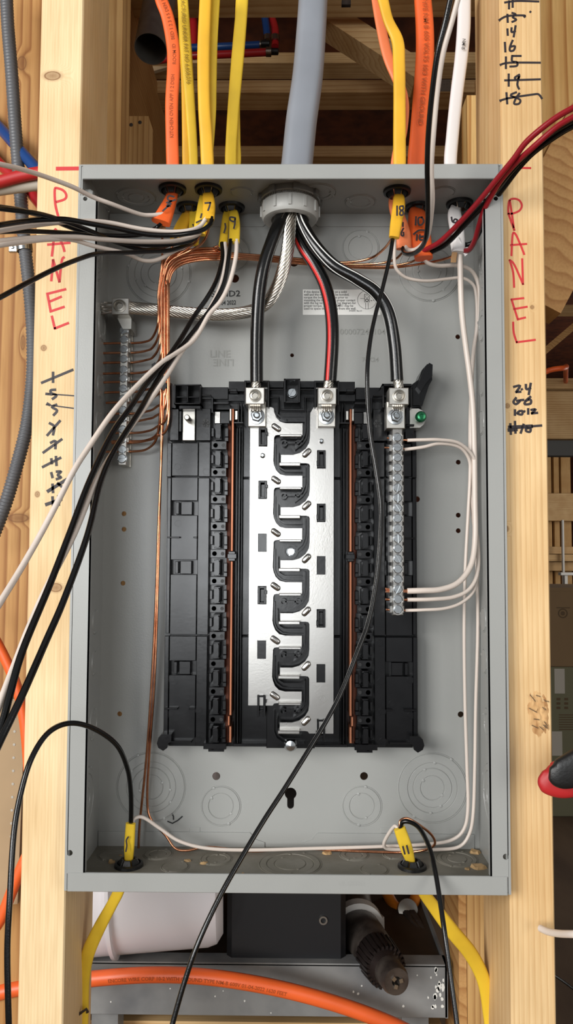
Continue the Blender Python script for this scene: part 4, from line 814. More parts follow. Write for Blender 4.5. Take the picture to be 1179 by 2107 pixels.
# yellow cable marked 18 and the orange one behind it
bushing(*TOPB[4], True, 'black plastic bushing shared by a yellow cable marked eighteen and a pale orange one')
y5 = 0.0453
C8 = thing('nonmetallic_cable', 'deep yellow cable marked eighteen, crossing in front of an orange cable', 'cable', (TOPB[4][0], y5, ZT))
J, pa, _ = jacket(C8, [(778, -30, y5, 23), (788, 0, y5, 23), (799, 42, y5, 22), (818, 85, y5, 26), (821, 130, y5, 26), (822, 200, y5, 26), (822, 290, y5, 27), (822, 345, y5, 26), (820, 392, y5, 14), (821, 408, y5 - .008, 24), (820, 430, y5 - .014, 27), (815, 460, y5 - .018, 25), (811, 489, y5 - .022, 22)], 0.42, 'amber')
ink(J, [[(817, 424), (817, 443)], [(829, 424), (823, 425), (823, 431), (829, 435), (829, 442), (823, 442), (824, 435), (830, 430), (829, 424)]], 0.0195)
wire(C8, 'black_wire', 'wblack', [(809, 482, .028), (807, 500, .024), (802, 530, .018), (788, 590, .006), (772, 650, -.006), (762, 700, -.016), (756, 760, -.022), (757, 830, -.024), (763, 900, -.026), (775, 970, -.028), (784, 1040, -.032), (783, 1110, -.038), (774, 1200, -.045), (758, 1280, -.052), (736, 1340, -.058), (690, 1450, -.068), (600, 1600, -.085), (545, 1685, -.095), (500, 1760, -.105), (455, 1840, -.115), (410, 1935, -.125), (380, 2020, -.13), (355, 2107, -.135), (345, 2150, -.138)], 0.0018)
wire(C8, 'white_wire', 'wwhite', [(813, 480, .032), (812, 510, .034), (812, 540, .038), (818, 557, .042), (835, 571, .048), (860, 577, .054), (885, 578, .060), (920, 574, .066), (950, 572, .07), (970, 582, .072), (979, 602, .074), (981, 660, .078), (974, 740, .080), (968, 830, .078), (967, 950, .076), (972, 1060, .076), (983, 1120, .074), (984, 1170, .070), (975, 1215, .064), (950, 1240, .058), (915, 1252, .054), (870, 1255, .052), (834, 1256, .052)], 0.0015)
wire(C8, 'stripped_end', 'copper', [(836, 1256, .052), (815, 1256, .052), (794, 1254, .052)], 0.0010)
ground(C8, 7, arc(2, [(500, 523, .068), (600, 531, .074), (700, 540, .074), (760, 532, .066), (790, 512, .05), (808, 488, .03)]))
C9 = thing('nonmetallic_cable', 'pale orange cable passing behind the deep yellow cable marked eighteen', 'cable', (TOPB[4][0] - 0.004, y5 + 0.008, ZT))
J, pa, _ = jacket(C9, [(772, -30, y5 + .012, 22), (775, 0, y5 + .012, 22), (785, 60, y5 + .012, 22), (799, 120, y5 + .012, 22), (822, 175, y5 + .012, 22), (831, 215, y5 + .012, 22), (828, 265, y5 + .010, 22), (818, 315, y5 + .008, 22), (814, 345, y5 + .008, 22), (811, 392, y5 + .006, 18), (810, 420, y5 + .006, 22), (820, 450, y5 + .006, 30), (829, 485, y5 + .006, 34), (831, 512, y5 + .005, 32)], 0.42, 'salmon')
ink(J, [[(830, 470), (826, 478), (826, 484), (830, 485), (830, 478)], [(829, 458), (829, 466)]], 0.045)
wire(C9, 'black_wire', 'wblack', [(828, 508, .05), (832, 520, .044), (842, 523, .034), (856, 519, .024), (870, 505, .010), (877, 485, -.004), (880, 450, -.02), (880, 400, -.04), (879, 345, -.06), (881, 280, -.075), (888, 200, -.09), (900, 110, -.105), (917, 40, -.115), (932, -30, -.125)], 0.0021)
wire(C9, 'white_wire', 'wwhite', [(833, 506, .05), (840, 514, .045), (854, 514, .034), (868, 504, .02), (880, 485, .006), (886, 455, -.010), (890, 410, -.030), (888, 345, -.05), (892, 280, -.065), (900, 190, -.08), (912, 110, -.095), (930, 45, -.105), (950, -30, -.115)], 0.0020)
ground(C9, 8, arc(3, [(500, 527, .070), (600, 535, .076), (700, 543, .076), (770, 543, .07), (810, 535, .06), (828, 520, .05)]))

# thick orange cable
bushing(*TOPB[5], True, 'black plastic bushing round the thick orange cable with printed text')
y6 = 0.0776
C10 = thing('nonmetallic_cable', 'thick orange cable with printed cable type, end marked ten and twelve', 'cable', (TOPB[5][0], y6, ZT))
J, pa, _ = jacket(C10, [(868, -30, y6, 37), (870, 0, y6, 37), (874, 60, y6, 39), (874, 120, y6, 39), (868, 200, y6, 38), (861, 280, y6, 37), (856, 345, y6, 36), (859, 425, y6, 26), (858, 440, y6 - .010, 36), (861, 470, y6 - .018, 44), (867, 500, y6 - .024, 44), (872, 532, y6 - .028, 38)], 0.55, 'orange')
pr(J, 'printed_text', 'brownprint', 'FLEX TYPE NM-B 600 VOLTS 10/3 WITH GROUND', 0.0066, pa, 0.0, 0.0066)
ink(J, [[(856, 446), (855, 463)], [(868, 447), (861, 449), (861, 461), (867, 463), (872, 455), (868, 447)], [(851, 482), (862, 474), (874, 474)], [(858, 483), (857, 494)], [(864, 483), (864, 493), (872, 493)], [(866, 487), (872, 486)]], 0.0475)
wire(C10, 'red_wire', 'wred', [(866, 520, .05), (880, 512, .044), (906, 497, .032), (946, 458, .012), (987, 412, -.006), (1028, 362, -.024), (1056, 328, -.036), (1085, 290, -.048), (1137, 247, -.064), (1179, 222, -.078), (1210, 206, -.09)], 0.0024)
wire(C10, 'black_wire', 'wblack', [(868, 526, .054), (890, 517, .047), (918, 502, .036), (955, 464, .018), (998, 418, .0), (1040, 366, -.016), (1070, 332, -.028), (1100, 300, -.04), (1145, 268, -.056), (1185, 245, -.07), (1215, 229, -.08)], 0.0024)
wire(C10, 'white_wire', 'wwhite', [(872, 520, .056), (874, 534, .054), (884, 543, .054), (905, 547, .058), (940, 546, .064), (965, 553, .068), (980, 572, .072), (986, 605, .074), (984, 660, .078), (975, 720, .080), (970, 800, .078), (969, 900, .076), (969, 1000, .074), (977, 1070, .072), (984, 1130, .070), (982, 1180, .066), (966, 1212, .060), (935, 1228, .056), (890, 1233, .053), (838, 1234, .052)], 0.0019)
wire(C10, 'stripped_end', 'copper', [(840, 1234, .052), (815, 1234, .052), (793, 1233, .052)], 0.0013)
ground(C10, 9, arc(4, [(500, 531, .072), (600, 538, .078), (700, 546, .078), (790, 548, .074), (840, 541, .066), (864, 530, .056)]))

# white cable marked 6
bushing(*TOPB[6], True, 'black plastic wide black bushing round the white cable')
y7 = 0.0700
C11 = thing('nonmetallic_cable', 'white cable with torn sheath, its cut end marked six', 'cable', (TOPB[6][0], y7, ZT))
J, pa, _ = jacket(C11, [(958, -30, y7, 27), (956, 0, y7, 27), (954, 60, y7, 29), (949, 120, y7, 28), (939, 200, y7, 27), (931, 280, y7, 27), (927, 345, y7, 27), (937, 418, y7, 20), (935, 440, y7 - .008, 28), (939, 465, y7 - .016, 30), (944, 490, y7 - .022, 26), (943, 520, y7 - .024, 28)], 0.6, 'jwhite')
ink(J, [[(929, 447), (931, 456), (938, 458), (941, 453), (936, 451), (933, 455)]], 0.0405)
pr(J, 'printed_text', 'blueprint', 'NM-B', 0.0045, pa, 0.058, 0.0062)
b = MB()
for q in ([(925, 490, .045), (942, 486, .042), (950, 500, .043), (944, 516, .045), (930, 520, .047)], [(950, 512, .046), (962, 508, .043), (972, 515, .042), (957, 527, .044)]):
    vv = PX(q); n = len(vv); b.add(vv + [v + Vector((0, 0.0012, 0)) for v in vv], [tuple(range(n)), tuple(range(n, 2 * n))] + [(i, (i + 1) % n, n + (i + 1) % n, n + i) for i in range(n)])
b.build('torn_sheath', 'jwhite', C11)
b = MB(); b.sweep([(v, 0.0026, 0.0008) for v in PX([(936, 518, .046), (934, 530, .048), (933, 540, .05)])], 8, True); b.build('kraft_paper_filler', 'paper', C11)
wire(C11, 'red_wire', 'wred', [(948, 512, .05), (958, 516, .044), (968, 511, .038), (977, 494, .028), (984, 470, .018), (993, 440, .006), (1006, 412, -.004), (1030, 372, -.018), (1062, 335, -.032), (1095, 305, -.046), (1145, 262, -.062), (1185, 238, -.076), (1215, 222, -.086)], 0.0024)
wire(C11, 'black_wire', 'wblack', [(950, 502, .052), (962, 504, .048), (974, 498, .044), (986, 478, .034), (998, 448, .020), (1012, 420, .008), (1040, 382, -.006), (1068, 345, -.020), (1100, 312, -.034), (1150, 276, -.052), (1190, 254, -.066), (1220, 240, -.076)], 0.0024)
wire(C11, 'white_wire', 'wwhite', [(945, 512, .050), (947, 540, .052), (948, 590, .056), (951, 650, .060), (958, 710, .064), (966, 770, .066), (973, 840, .068), (976, 930, .068), (977, 1030, .068), (978, 1100, .066), (973, 1150, .062), (960, 1180, .058), (938, 1202, .054), (905, 1213, .052), (870, 1215, .050), (838, 1216, .050)], 0.0027)
b = MB()
for i in range(7):
    a = i * 0.9; dy, dz = 0.0011 * math.cos(a) * (i > 0), 0.0011 * math.sin(a) * (i > 0)
    q = PX([(840, 1216, .050), (815, 1216, .050), (793, 1211 + i * 0.9, .050)]); b.tube([v + Vector((0, dy, dz)) for v in q], 0.0006, 6, 3)
b.build('stripped_end', 'copper', C11)
ground(C11, 10, arc(5, [(500, 533, .074), (600, 541, .079), (700, 549, .080), (800, 551, .078), (880, 541, .07), (915, 533, .06), (934, 526, .05)]))

# big grey service cable with its connector and conductors
SC = thing('service_cable', 'thick grey service cable entering the middle of the panel top', 'cable', (CONN[0], CONN[1], ZT))
yc = CONN[1]
jacket(SC, [(646, -30, yc, 62), (644, 0, yc, 62), (641, 52, yc, 63), (633, 157, yc, 65), (620, 250, yc, 66), (610, 345, yc, 66), (600, 395, yc, 64), (597, 430, yc - .004, 62)], 0.9, 'jgrey', n=24)
b = MB(); c = Vector((CONN[0], yc, ZT - TH)); b.lathe(c, (0, 0, -1), [(0.019, 0.0), (0.0285, 0.0), (0.0285, 0.005), (0.0272, 0.0062), (0.019, 0.0062), (0.019, 0)], 40, False)
for i in range(8): a = i * math.pi / 4 + 0.2; b.beam(c + Vector((0.0285 * math.cos(a), 0.0285 * math.sin(a), -0.0004)), c + Vector((0.0285 * math.cos(a), 0.0285 * math.sin(a), -0.0058)), 0.006, 0.004, (math.cos(a), math.sin(a), 0))
cc = thing('cable_connector', 'round grey plastic cable connector with steel locknut under the panel top', 'connector', c); b.build('locknut', 'duct', cc)
b = MB(); b.lathe(c, (0, 0, -1), [(0.0175, 0.006), (0.0262, 0.0062), (0.0268, 0.009), (0.0268, 0.0195), (0.0250, 0.0225), (0.0205, 0.0235), (0.0178, 0.0225), (0.0175, 0.012), (0.0175, 0.006)], 48, False); b.build('bushing_ring', 'pvc', cc)
for i in range(12):
    a = i * math.pi / 6 - math.pi / 2; d = Vector((math.cos(a), math.sin(a), 0)); b = MB(); b.beam(c + d * 0.0268 + Vector((0, 0, -0.0095)), c + d * 0.0268 + Vector((0, 0, -0.0195)), 0.0026, 0.0026, d); b.build('grip_rib', 'pvc', cc)
b = MB()
for i in range(90): a = i * 2 * math.pi / 90; d = Vector((math.cos(a), math.sin(a), 0)); b.beam(c + d * 0.0272 + Vector((0, 0, -0.0055)), c + d * 0.0272 + Vector((0, 0, -0.0080)), 0.0009, 0.001, d)
b.build('knurled_edge', 'stamped', cc)
def big(name, pts, m, r, label):
    cp = [Vector(p) for p in catmull([tuple(v) for v in PX(pts)], 9)]; b = MB(); b.sweep([(p, r, r) for p in cp], 18); o = b.build(name, m, SC, 60); o['label'] = label; return o, cp
def stripe(par, cp, ang, r, m, w_=0.003):
    out = []; n = len(cp)
    for i, p in enumerate(cp):
        T = (cp[min(i + 1, n - 1)] - cp[max(i - 1, 0)]).normalized(); ref = Vector((0, -1, 0)); N = (ref - T * ref.dot(T)).normalized(); B = N.cross(T)
        a = ang[0] + (ang[1] - ang[0]) * i / (n - 1); d = N * math.cos(a) + B * math.sin(a); out.append((p + d * (r - w_ * 0.35), d))
    vs = []; fs = []; k = 8
    for i, (p, d) in enumerate(out):
        T = (cp[min(i + 1, n - 1)] - cp[max(i - 1, 0)]).normalized(); q = T.cross(d)
        for j in range(k): t = 2 * math.pi * j / k; vs.append(p + q * (math.cos(t) * w_) + d * (math.sin(t) * w_ * 0.5))
    for i in range(n - 1):
        for j in range(k): fs.append((i * k + j, i * k + (j + 1) % k, (i + 1) * k + (j + 1) % k, (i + 1) * k + j))
    fs += [tuple(range(k)), tuple(range((n - 1) * k, n * k))]; b = MB(); b.add(vs, fs); b.build('colour_stripe', m, par, 60)
R_ = 0.0060
bigL, cp = big('black_conductor', [(585, 425, .048), (578, 450, .046), (562, 490, .042), (545, 540, .040), (535, 590, .041), (530, 650, .043), (528, 720, .044), (528, 787, .045)], 'wblack', R_, 'plain black service conductor')
bigM, cp = big('black_conductor', [(603, 425, .060), (610, 470, .060), (622, 505, .058), (648, 545, .054), (669, 588, .050), (681, 640, .047), (684, 700, .045), (679, 785, .045)], 'wblack', R_, 'black service conductor with a red stripe'); stripe(bigM, cp, (-0.95, -0.5), R_, 'stripe_red', 0.0019)
bigR, cp = big('black_conductor', [(612, 425, .052), (624, 465, .050), (650, 508, .046), (688, 548, .043), (735, 575, .041), (775, 603, .040), (800, 645, .041), (812, 710, .043), (817, 783, .045)], 'wblack', R_, 'black service conductor with white stripes')
stripe(bigR, cp, (-0.5, -1.9), R_, 'stripe_white', 0.0006); stripe(bigR, cp, (-0.1, 1.3), R_, 'stripe_white', 0.0008)
def strands(parent, pts, R, n, r, turns, name='bare_strands', m='strand'):
    cp = [Vector(p) for p in catmull([tuple(v) for v in PX(pts)], 10)]; acc = [0]
    for a, c_ in zip(cp, cp[1:]): acc.append(acc[-1] + (c_ - a).length)
    b = MB(); k = len(cp); frames = []; N = None
    for i in range(k):
        T = (cp[min(i + 1, k - 1)] - cp[max(i - 1, 0)]).normalized(); N = T.orthogonal().normalized() if N is None else (N - T * N.dot(T)).normalized(); frames.append((N.copy(), T.cross(N)))
    for q in range(n):
        path = []
        for i in range(k):
            a = 2 * math.pi * q / n + turns * 2 * math.pi * acc[i] / acc[-1]; path.append((cp[i] + frames[i][0] * (R * math.cos(a)) + frames[i][1] * (R * math.sin(a)), r, r))
        b.sweep(path, 7)
    b.sweep([(p, R * 0.9, R * 0.9) for p in cp], 8); return b.build(name, m, parent, 60)
strands(SC, [(598, 430, .050), (597, 460, .048), (593, 505, .046), (584, 550, .048), (568, 595, .054), (545, 627, .060), (505, 643, .066), (450, 648, .068), (380, 644, .068), (320, 638, .066), (262, 633, .067)], 0.0049, 14, 0.00112, 3.4)['label'] = 'bare stranded aluminium conductor'
b = MB()
for i in range(9): b.tube(PX([(236, 622 + i * 2.3, .067 + 0.001 * (i % 3)), (222 - (i * 5) % 9, 623 + i * 2.6, .067), (214 - (i * 7) % 16, 622 + i * 3.0, .066)]), 0.0009, 6, 3)
b.build('frayed_strands', 'strand', SC)
for pts in ([(528, 776, .046), (526, 800, .046)], [(679, 774, .046), (674, 800, .046)], [(817, 772, .046), (821, 800, .046)]):
    (u0, v0, y0), (u1, v1, y1) = pts; strands(SC, [(u0, v0, y0), ((u0 + u1) / 2, (v0 + v1) / 2, y0), (u1, v1, y1)], 0.0034, 9, 0.0012, 0.4, 'stripped_strands')
rng = random.Random(12); b = MB()
for i in range(26):
    u = 575 + rng.random() * 60; v = 430 + rng.random() * 10; y = 0.040 + rng.random() * 0.02; b.tube(PX([(u, v, y), (u + rng.uniform(-8, 8), v + rng.uniform(2, 14), y - 0.004)]), 0.00022, 4, 2)
b.build('cut_shield_strands', 'strand', SC)

# ------------------------------------------------------------------ lower cables
bushing(*BOTB[0], False, 'black plastic bushing in the panel floor below the ground bar, round a yellow cable')
y8 = BOTB[0][1]
C12 = thing('nonmetallic_cable', 'yellow cable with one marker stroke rising through the panel floor, stapled to the stud below', 'cable', (BOTB[0][0], y8, -0.6))
J, pa, _ = jacket(C12, [(165, 2150, .075, 27), (169, 2090, .075, 26), (171, 2020, .073, 26), (180, 1965, .068, 27), (203, 1912, .06, 25), (230, 1862, .052, 22), (245, 1832, y8, 22), (262, 1788, y8, 15), (265, 1765, y8, 18), (266, 1740, y8 - .004, 21), (269, 1694, y8 - .008, 20)], 0.45, 'yellow')
ink(J, [[(264, 1722), (260, 1729), (261, 1740), (259, 1752)]], 0.0375, 0.0013)
wire(C12, 'black_wire', 'wblack', [(269, 1700, .042), (270, 1670, .038), (269, 1625, .028), (262, 1580, .012), (240, 1533, -.008), (195, 1500, -.03), (145, 1488, -.05), (100, 1507, -.065), (65, 1560, -.08), (42, 1635, -.09), (28, 1720, -.10), (20, 1850, -.11), (15, 1960, -.115), (18, 2107, -.12), (20, 2150, -.12)], 0.0021)
wire(C12, 'white_wire', 'wwhite', [(272, 1700, .044), (276, 1685, .046), (295, 1682, .05), (330, 1705, .058), (370, 1731, .064), (430, 1746, .070), (520, 1749, .074), (640, 1746, .078), (780, 1742, .080), (880, 1737, .081), (930, 1728, .081), (955, 1705, .081), (963, 1660, .081), (961, 1580, .080), (957, 1450, .078), (955, 1300, .076), (957, 1180, .074), (963, 1060, .072), (967, 980, .070), (965, 945, .068), (945, 920, .062), (905, 913, .056), (870, 920, .053), (832, 925, .052)], 0.0016)
wire(C12, 'stripped_end', 'copper', [(836, 924, .052), (815, 922, .052), (791, 921, .052)], 0.0010)
v = gv[11] + 4
wire(C12, 'ground_wire', 'copper', [(205, v + 1, .082), (240, v, .082), (272, v, .082), (300, v - 4, .078), (320, v - 22, .072), (328, v - 60, .066), (331, 820, .062), (331, 780, .062), (333, 840, .064), (332, 900, .066), (331, 960, .068), (326, 1080, .070), (320, 1250, .072), (311, 1420, .074), (302, 1550, .076), (292, 1650, .078), (287, 1700, .080), (285, 1745, .080)], RC, 8)
st = thing('cable_staple', 'small metal staple holding the yellow cable to the stud below the panel', 'staple', P(170, 2092, .07))
b = MB(); q = PX([(157, 2097, .068), (158, 2090, .062), (178, 2076, .062), (180, 2083, .068)]); b.sweep([(v_, 0.0016, 0.0008) for v_ in q], 8); b.build('staple_crown', 'tool', st)
bushing(*BOTB[1], False, 'black plastic bushing in the panel floor below the white wires, round a yellow cable')
y9 = BOTB[1][1]
C13 = thing('nonmetallic_cable', 'yellow cable with two marker strokes rising through the panel floor, a copper loop beside', 'cable', (BOTB[1][0], y9, -0.6))
J, pa, _ = jacket(C13, [(1014, 2150, .09, 25), (1007, 2090, .09, 25), (996, 2020, .085, 27), (970, 1965, .08, 29), (930, 1915, .07, 29), (890, 1862, .06, 25), (868, 1830, y9, 22), (851, 1792, y9, 13), (846, 1775, y9, 17), (836, 1745, y9 - .003, 25), (822, 1704, y9 - .006, 24)], 0.45, 'yellow')
ink(J, [[(829, 1742), (833, 1757)], [(837, 1740), (841, 1756)]], 0.0395, 0.0016)
wire(C13, 'black_wire', 'wblack', [(823, 1710, .045), (828, 1692, .044), (845, 1692, .04), (865, 1707, .03), (884, 1745, .012), (895, 1790, -.004), (905, 1850, -.02), (915, 1920, -.035), (927, 2010, -.045), (940, 2107, -.055), (945, 2150, -.06)], 0.0020)
wire(C13, 'white_wire', 'wwhite', [(820, 1708, .046), (812, 1700, .05), (797, 1720, .06), (790, 1738, .068), (800, 1747, .072), (840, 1748, .078), (900, 1748, .080), (945, 1742, .080), (966, 1715, .080), (974, 1670, .080), (977, 1580, .080), (979, 1450, .080), (983, 1300, .078), (982, 1200, .076), (979, 1080, .074), (979, 980, .070), (974, 940, .066), (945, 912, .058), (905, 905, .053), (870, 905, .051), (838, 906, .051)], 0.0016)
wire(C13, 'stripped_end', 'copper', [(842, 906, .051), (815, 904, .052), (796, 901, .052)], 0.0010)
v = gv[10] + 4
wire(C13, 'ground_wire', 'copper', [(228, v + 1, .082), (240, v, .082), (272, v, .082), (300, v - 2, .079), (322, v - 14, .074), (332, v - 44, .068), (337, 800, .060), (338, 770, .060), (337, 830, .062), (334, 900, .068), (330, 1000, .070), (325, 1200, .072), (318, 1400, .074), (308, 1540, .078), (303, 1640, .080), (310, 1685, .080), (340, 1718, .080), (360, 1745, .078), (385, 1750, .078), (430, 1743, .080), (520, 1752, .078), (600, 1746, .08), (720, 1751, .078), (820, 1754, .076), (870, 1750, .07), (894, 1738, .062), (888, 1718, .055), (862, 1697, .05), (838, 1684, .047), (823, 1690, .045), (824, 1708, .044)], RC, 8)

# ------------------------------------------------------------------ what stands behind the wall
# ceiling trusses: flat chords and webs under the strand-board deck
def truss(y0, z0, label, webs=0.0, x0=-3.2, x1=3.2):
    t = thing('floor_truss', label, 'truss', (0, y0 + 0.045, z0))
    b = MB(); b.box(x0, x1, y0, y0 + 0.089, z0, z0 + 0.038, 0.001); b.build('bottom_chord', 'pine_x', t)
    b = MB(); b.box(x0, x1, y0, y0 + 0.089, ZC - 0.038, ZC, 0.001); b.build('top_chord', 'pine_x', t)
    n = 10; dx = (x1 - x0) / n
    for i in range(n):
        for s in (0, 1):
            xa, xb = x0 + i * dx, x0 + (i + 0.5) * dx
            if s: xa, xb = x0 + (i + 1) * dx, xb
            if abs((xa + xb) / 2) < webs: continue
            b = MB(); b.beam((xa, y0 + 0.045, z0 + 0.03), (xb, y0 + 0.045, ZC - 0.03), 0.070, 0.038, (0, 1, 0)); b.build('web', 'pine_x', t)
    return t
ZB = 1.33; ty = [P(600, 36, ZB, 2).y - 0.089, P(600, 190, ZB, 2).y, P(600, 322, ZB, 2).y, P(600, 505, ZB, 2).y, P(600, 640, ZB, 2).y]
TR = [truss(y, ZB, lab, wb) for y, lab, wb in zip(ty, ('floor truss whose pale chord crosses in front of the pipes', 'floor truss with pale chord right below the pipes', 'floor truss whose chord shows just above the panel top', 'floor truss deep in the room beyond the panel wall', 'farthest floor truss of the room beyond'), (1.1, 1.3, 1.5, 0, 0))]
# beams that run away from the wall, cripples in front of them
b = MB(); b.box(-0.52, -0.405, 0.52, 2.3, 0.90, 1.36); tag(b.build('ceiling_beam', 'pine_y'), 'dark pine beam running back beside the galvanised pipe', 'beam')
b = MB(); b.box(0.53, 0.62, 0.52, 2.3, 0.90, 1.36); tag(b.build('ceiling_beam', 'pine_y'), 'dark pine beam running back beside the white cable', 'beam')
b = MB(); q = P(240, 238, 0.47); b.box(q.x, P(305, 238, 0.47).x, 0.47, 0.508, ZF, q.z, 0.001); o = tag(b.build('cripple_board', 'pine_z'), 'upright pine board with three nail heads by the orange cable', 'board')
for u, v in ((247, 256), (270, 257), (288, 252)):
    q = MB(); q.lathe(P(u, v, 0.47), (0, -1, 0), [(0.0028, 0), (0.0028, 0.0006), (0, 0.0010)], 10); q.build('nail_head', 'tool', o)
b = MB(); q = P(961, 195, 0.47); b.box(q.x, q.x + 0.045, 0.47, 0.508, ZF, q.z, 0.001); tag(b.build('cripple_board', 'pine_bright'), 'upright pine board with a dark knot by the white cable', 'board')
stud('narrow pine stud right behind the pale one that holds the panel, reaching the ceiling', -0.246, -0.219, 0.30, 0.345, 'pine_z', 0.15, ZC)
# lower right: stud behind the right one
stud('pine stud standing behind the right side of the panel', 0.196, 0.272, 0.22, 0.258, 'pine_z', ZF, -0.33)
b = MB(); b.box(0.1870, 0.1955, 0.222, 0.30, ZF, -0.33); tag(b.build('edge_board', 'pine_y'), 'dark thin board on the edge of the stud behind the panel', 'board')

# galvanised pipe and water pipes near the ceiling
c = P(310, 101, 0.95); gp = thing('galvanised_pipe', 'short galvanised steel pipe hanging from the ceiling, open end down', 'pipe', c)
ax = Vector((0.03, 0.42, 1)).normalized(); rp = 35 * (0.95 - CAM.y) / F
b = MB(); b.lathe(c, ax, [(rp - 0.0015, 0.62), (rp - 0.0015, 0.0), (rp, 0.0), (rp, 0.62)], 36, False); b.build('pipe_wall', 'duct', gp)
b = MB(); b.lathe(c + ax * 0.13, ax, [(rp - 0.002, 0), (rp - 0.002, 0.005), (0, 0.005)], 30); b.build('pipe_bore_shade', 'casep', gp)  # black disc standing in for the shade inside the open pipe
def pipe(label, m, pts, r, name='water_pipe', rings=()):
    t = thing(name, label, 'pipe', P(*pts[0])); b = MB(); b.tube(PX(pts), r, 14, 6); b.build('pipe_tube', m, t)
    for (u, v, y, du, dv) in rings:
        b = MB(); a, c_ = P(u, v, y), P(u + du, v + dv, y); b.lathe(a, (c_ - a), [(r * 1.0, -0.004), (r * 1.25, -0.004), (r * 1.25, 0.012), (r * 1.0, 0.012)], 16); b.build('crimp_ring', 'brass', t)
    return t
rpx = 0.0110
pipe('blue plastic water pipe running level behind the yellow cables', 'pexb', [(250, 48, 1.7), (330, 100, 1.66), (400, 98, 1.62), (460, 96, 1.6), (541, 92, 1.6)], rpx, rings=((537, 92, 1.6, 5, 0),))
pipe('blue plastic water pipe rising to the ceiling from a brass elbow', 'pexb', [(551, 84, 1.6), (547, 50, 1.6), (540, 0, 1.62), (530, -60, 1.66)], rpx, rings=((551, 82, 1.6, 0, -5),))
pipe('red plastic water pipe running level under the blue one', 'pexr', [(250, 85, 1.68), (290, 125, 1.64), (380, 116, 1.58), (460, 112, 1.57), (556, 107, 1.57)], rpx, rings=((550, 107, 1.57, 5, 0),))
pipe('red plastic water pipe rising from a black elbow beside the blue riser', 'pexr', [(566, 96, 1.58), (566, 60, 1.6), (558, 30, 1.62), (548, -30, 1.66)], rpx, rings=((566, 82, 1.58, 0, -5),))
pipe('red plastic water pipe standing upright behind the yellow cables', 'pexr', [(398, 112, 1.7), (398, 60, 1.7), (396, 20, 1.7)], rpx * 1.2)
for u, v in ((546, 90), (564, 106)):
    q = P(u, v, 1.59); b = MB(); b.lathe(q, (1, 0, 0), [(0.006, -0.014), (0.010, -0.012), (0.010, 0.012), (0.006, 0.014)], 14); tag(b.build('pipe_elbow', 'rubber'), 'black pipe elbow joining the blue water pipes' if u < 550 else 'black pipe elbow joining the red water pipes', 'pipe fitting')
b = MB(); b.pprism([(455, 48), (520, 48), (510, 75), (462, 90)], 1.9, 1.915); tag(b.build('plywood_patch', 'tan'), 'tan board scrap above the level blue pipe', 'board')
b = MB(); b.pprism([(283, 128), (345, 122), (345, 138), (295, 152)], 1.9, 1.915); tag(b.build('plywood_patch', 'tan'), 'tan board scrap beside the galvanised pipe', 'board')
b = MB(); b.pbox(703, 0, 722, 9, 1.05, 1.06); tag(b.build('steel_bracket', 'tool'), 'small dark steel bracket on the truss chord beside the grey cable', 'bracket')
yp = ty[1]; x_ = P(916, 172, yp); b = MB(); b.box(x_.x - 0.016, x_.x + 0.016, yp - 0.002, yp, ZB + 0.001, ZB + 0.037)
for i in range(4):
    for j in range(4): b.box(x_.x - 0.013 + i * 0.008, x_.x - 0.010 + i * 0.008, yp - 0.0035, yp - 0.002, ZB + 0.004 + j * 0.009, ZB + 0.008 + j * 0.009)
b.build('truss_plate', 'stamped', TR[1])['label'] = 'toothed steel truss plate'
b = MB(); b.beam(P(675, 45, 1.3), P(860, 165, 1.3), 0.05, 0.085, (0, 1, 0)); tag(b.build('diagonal_brace', 'pine_x'), 'diagonal pine brace between grey cable and yellow cable marked eighteen', 'brace')

# left edge: wood, conduit and pipes
stud('wide knotty pine board behind the grey ribbed conduit', -0.52, -0.262, 0.20, 0.238, 'pine_back', ZF, 1.30, 'pine_board')
yc_ = 0.155; cp = catmull([tuple(v) + (0,) for v in PX([(12, -40, yc_), (16, 50, yc_), (24, 150, yc_), (32, 270, yc_), (42, 400, yc_), (50, 500, yc_), (60, 590, yc_), (67, 680, yc_), (67, 770, yc_), (56, 870, yc_), (34, 960, yc_), (10, 1040, yc_ - .01), (-25, 1130, yc_ - .02)])], 60)
tot = 0; path = []; last = None
for p in cp:
    p = Vector(p[:3]); tot += (p - last).length if last else 0; last = p; r = 0.0066 + 0.0005 * math.sin(tot * 2 * math.pi / 0.0036); path.append((p, r, r))
b = MB(); b.sweep(path, 16); t = thing('flexible_conduit', 'grey ribbed flexible conduit hanging in front of the knotty board', 'conduit', P(55, 540, yc_)); b.build('ribbed_tube', 'conduit', t, 80)
b = MB(); b.lathe(P(50, 508, yc_), (0.12, 0, -1), [(0.0078, -0.005), (0.0086, -0.005), (0.0086, 0.005), (0.0078, 0.005), (0.0078, -0.005)], 20, False); q = P(50, 508, yc_); b.box(q.x - 0.016, q.x - 0.008, yc_ - 0.002, yc_ + 0.002, q.z - 0.006, q.z + 0.004, 0.0004)
b.lathe((q.x - 0.012, yc_ - 0.002, q.z - 0.001), (0, -1, 0), [(0.0022, 0), (0.0018, 0.0012), (0, 0.0014)], 12); b.build('clamp', 'zinc', t)
pipe('blue water pipe slanting behind the pale stud at the left', 'pexb', [(-30, 232, .19), (0, 263, .18), (40, 308, .16), (90, 365, .14)], 0.0062)
pipe('red water pipe slanting below the blue one at the left stud', 'pexr', [(-30, 300, .19), (0, 338, .185), (50, 382, .17), (100, 440, .15)], 0.0062)
pipe('brown-red flat cable going behind the pale stud at the left', 'tared', [(-30, 380, .11), (0, 374, .11), (45, 362, .11), (100, 352, .11)], 0.0060, 'flat_cable')
pipe('beige plastic pipe running under the brown-red cable', 'tape', [(-30, 396, .12), (0, 391, .12), (50, 384, .12), (100, 378, .12)], 0.0056, 'plastic_pipe')
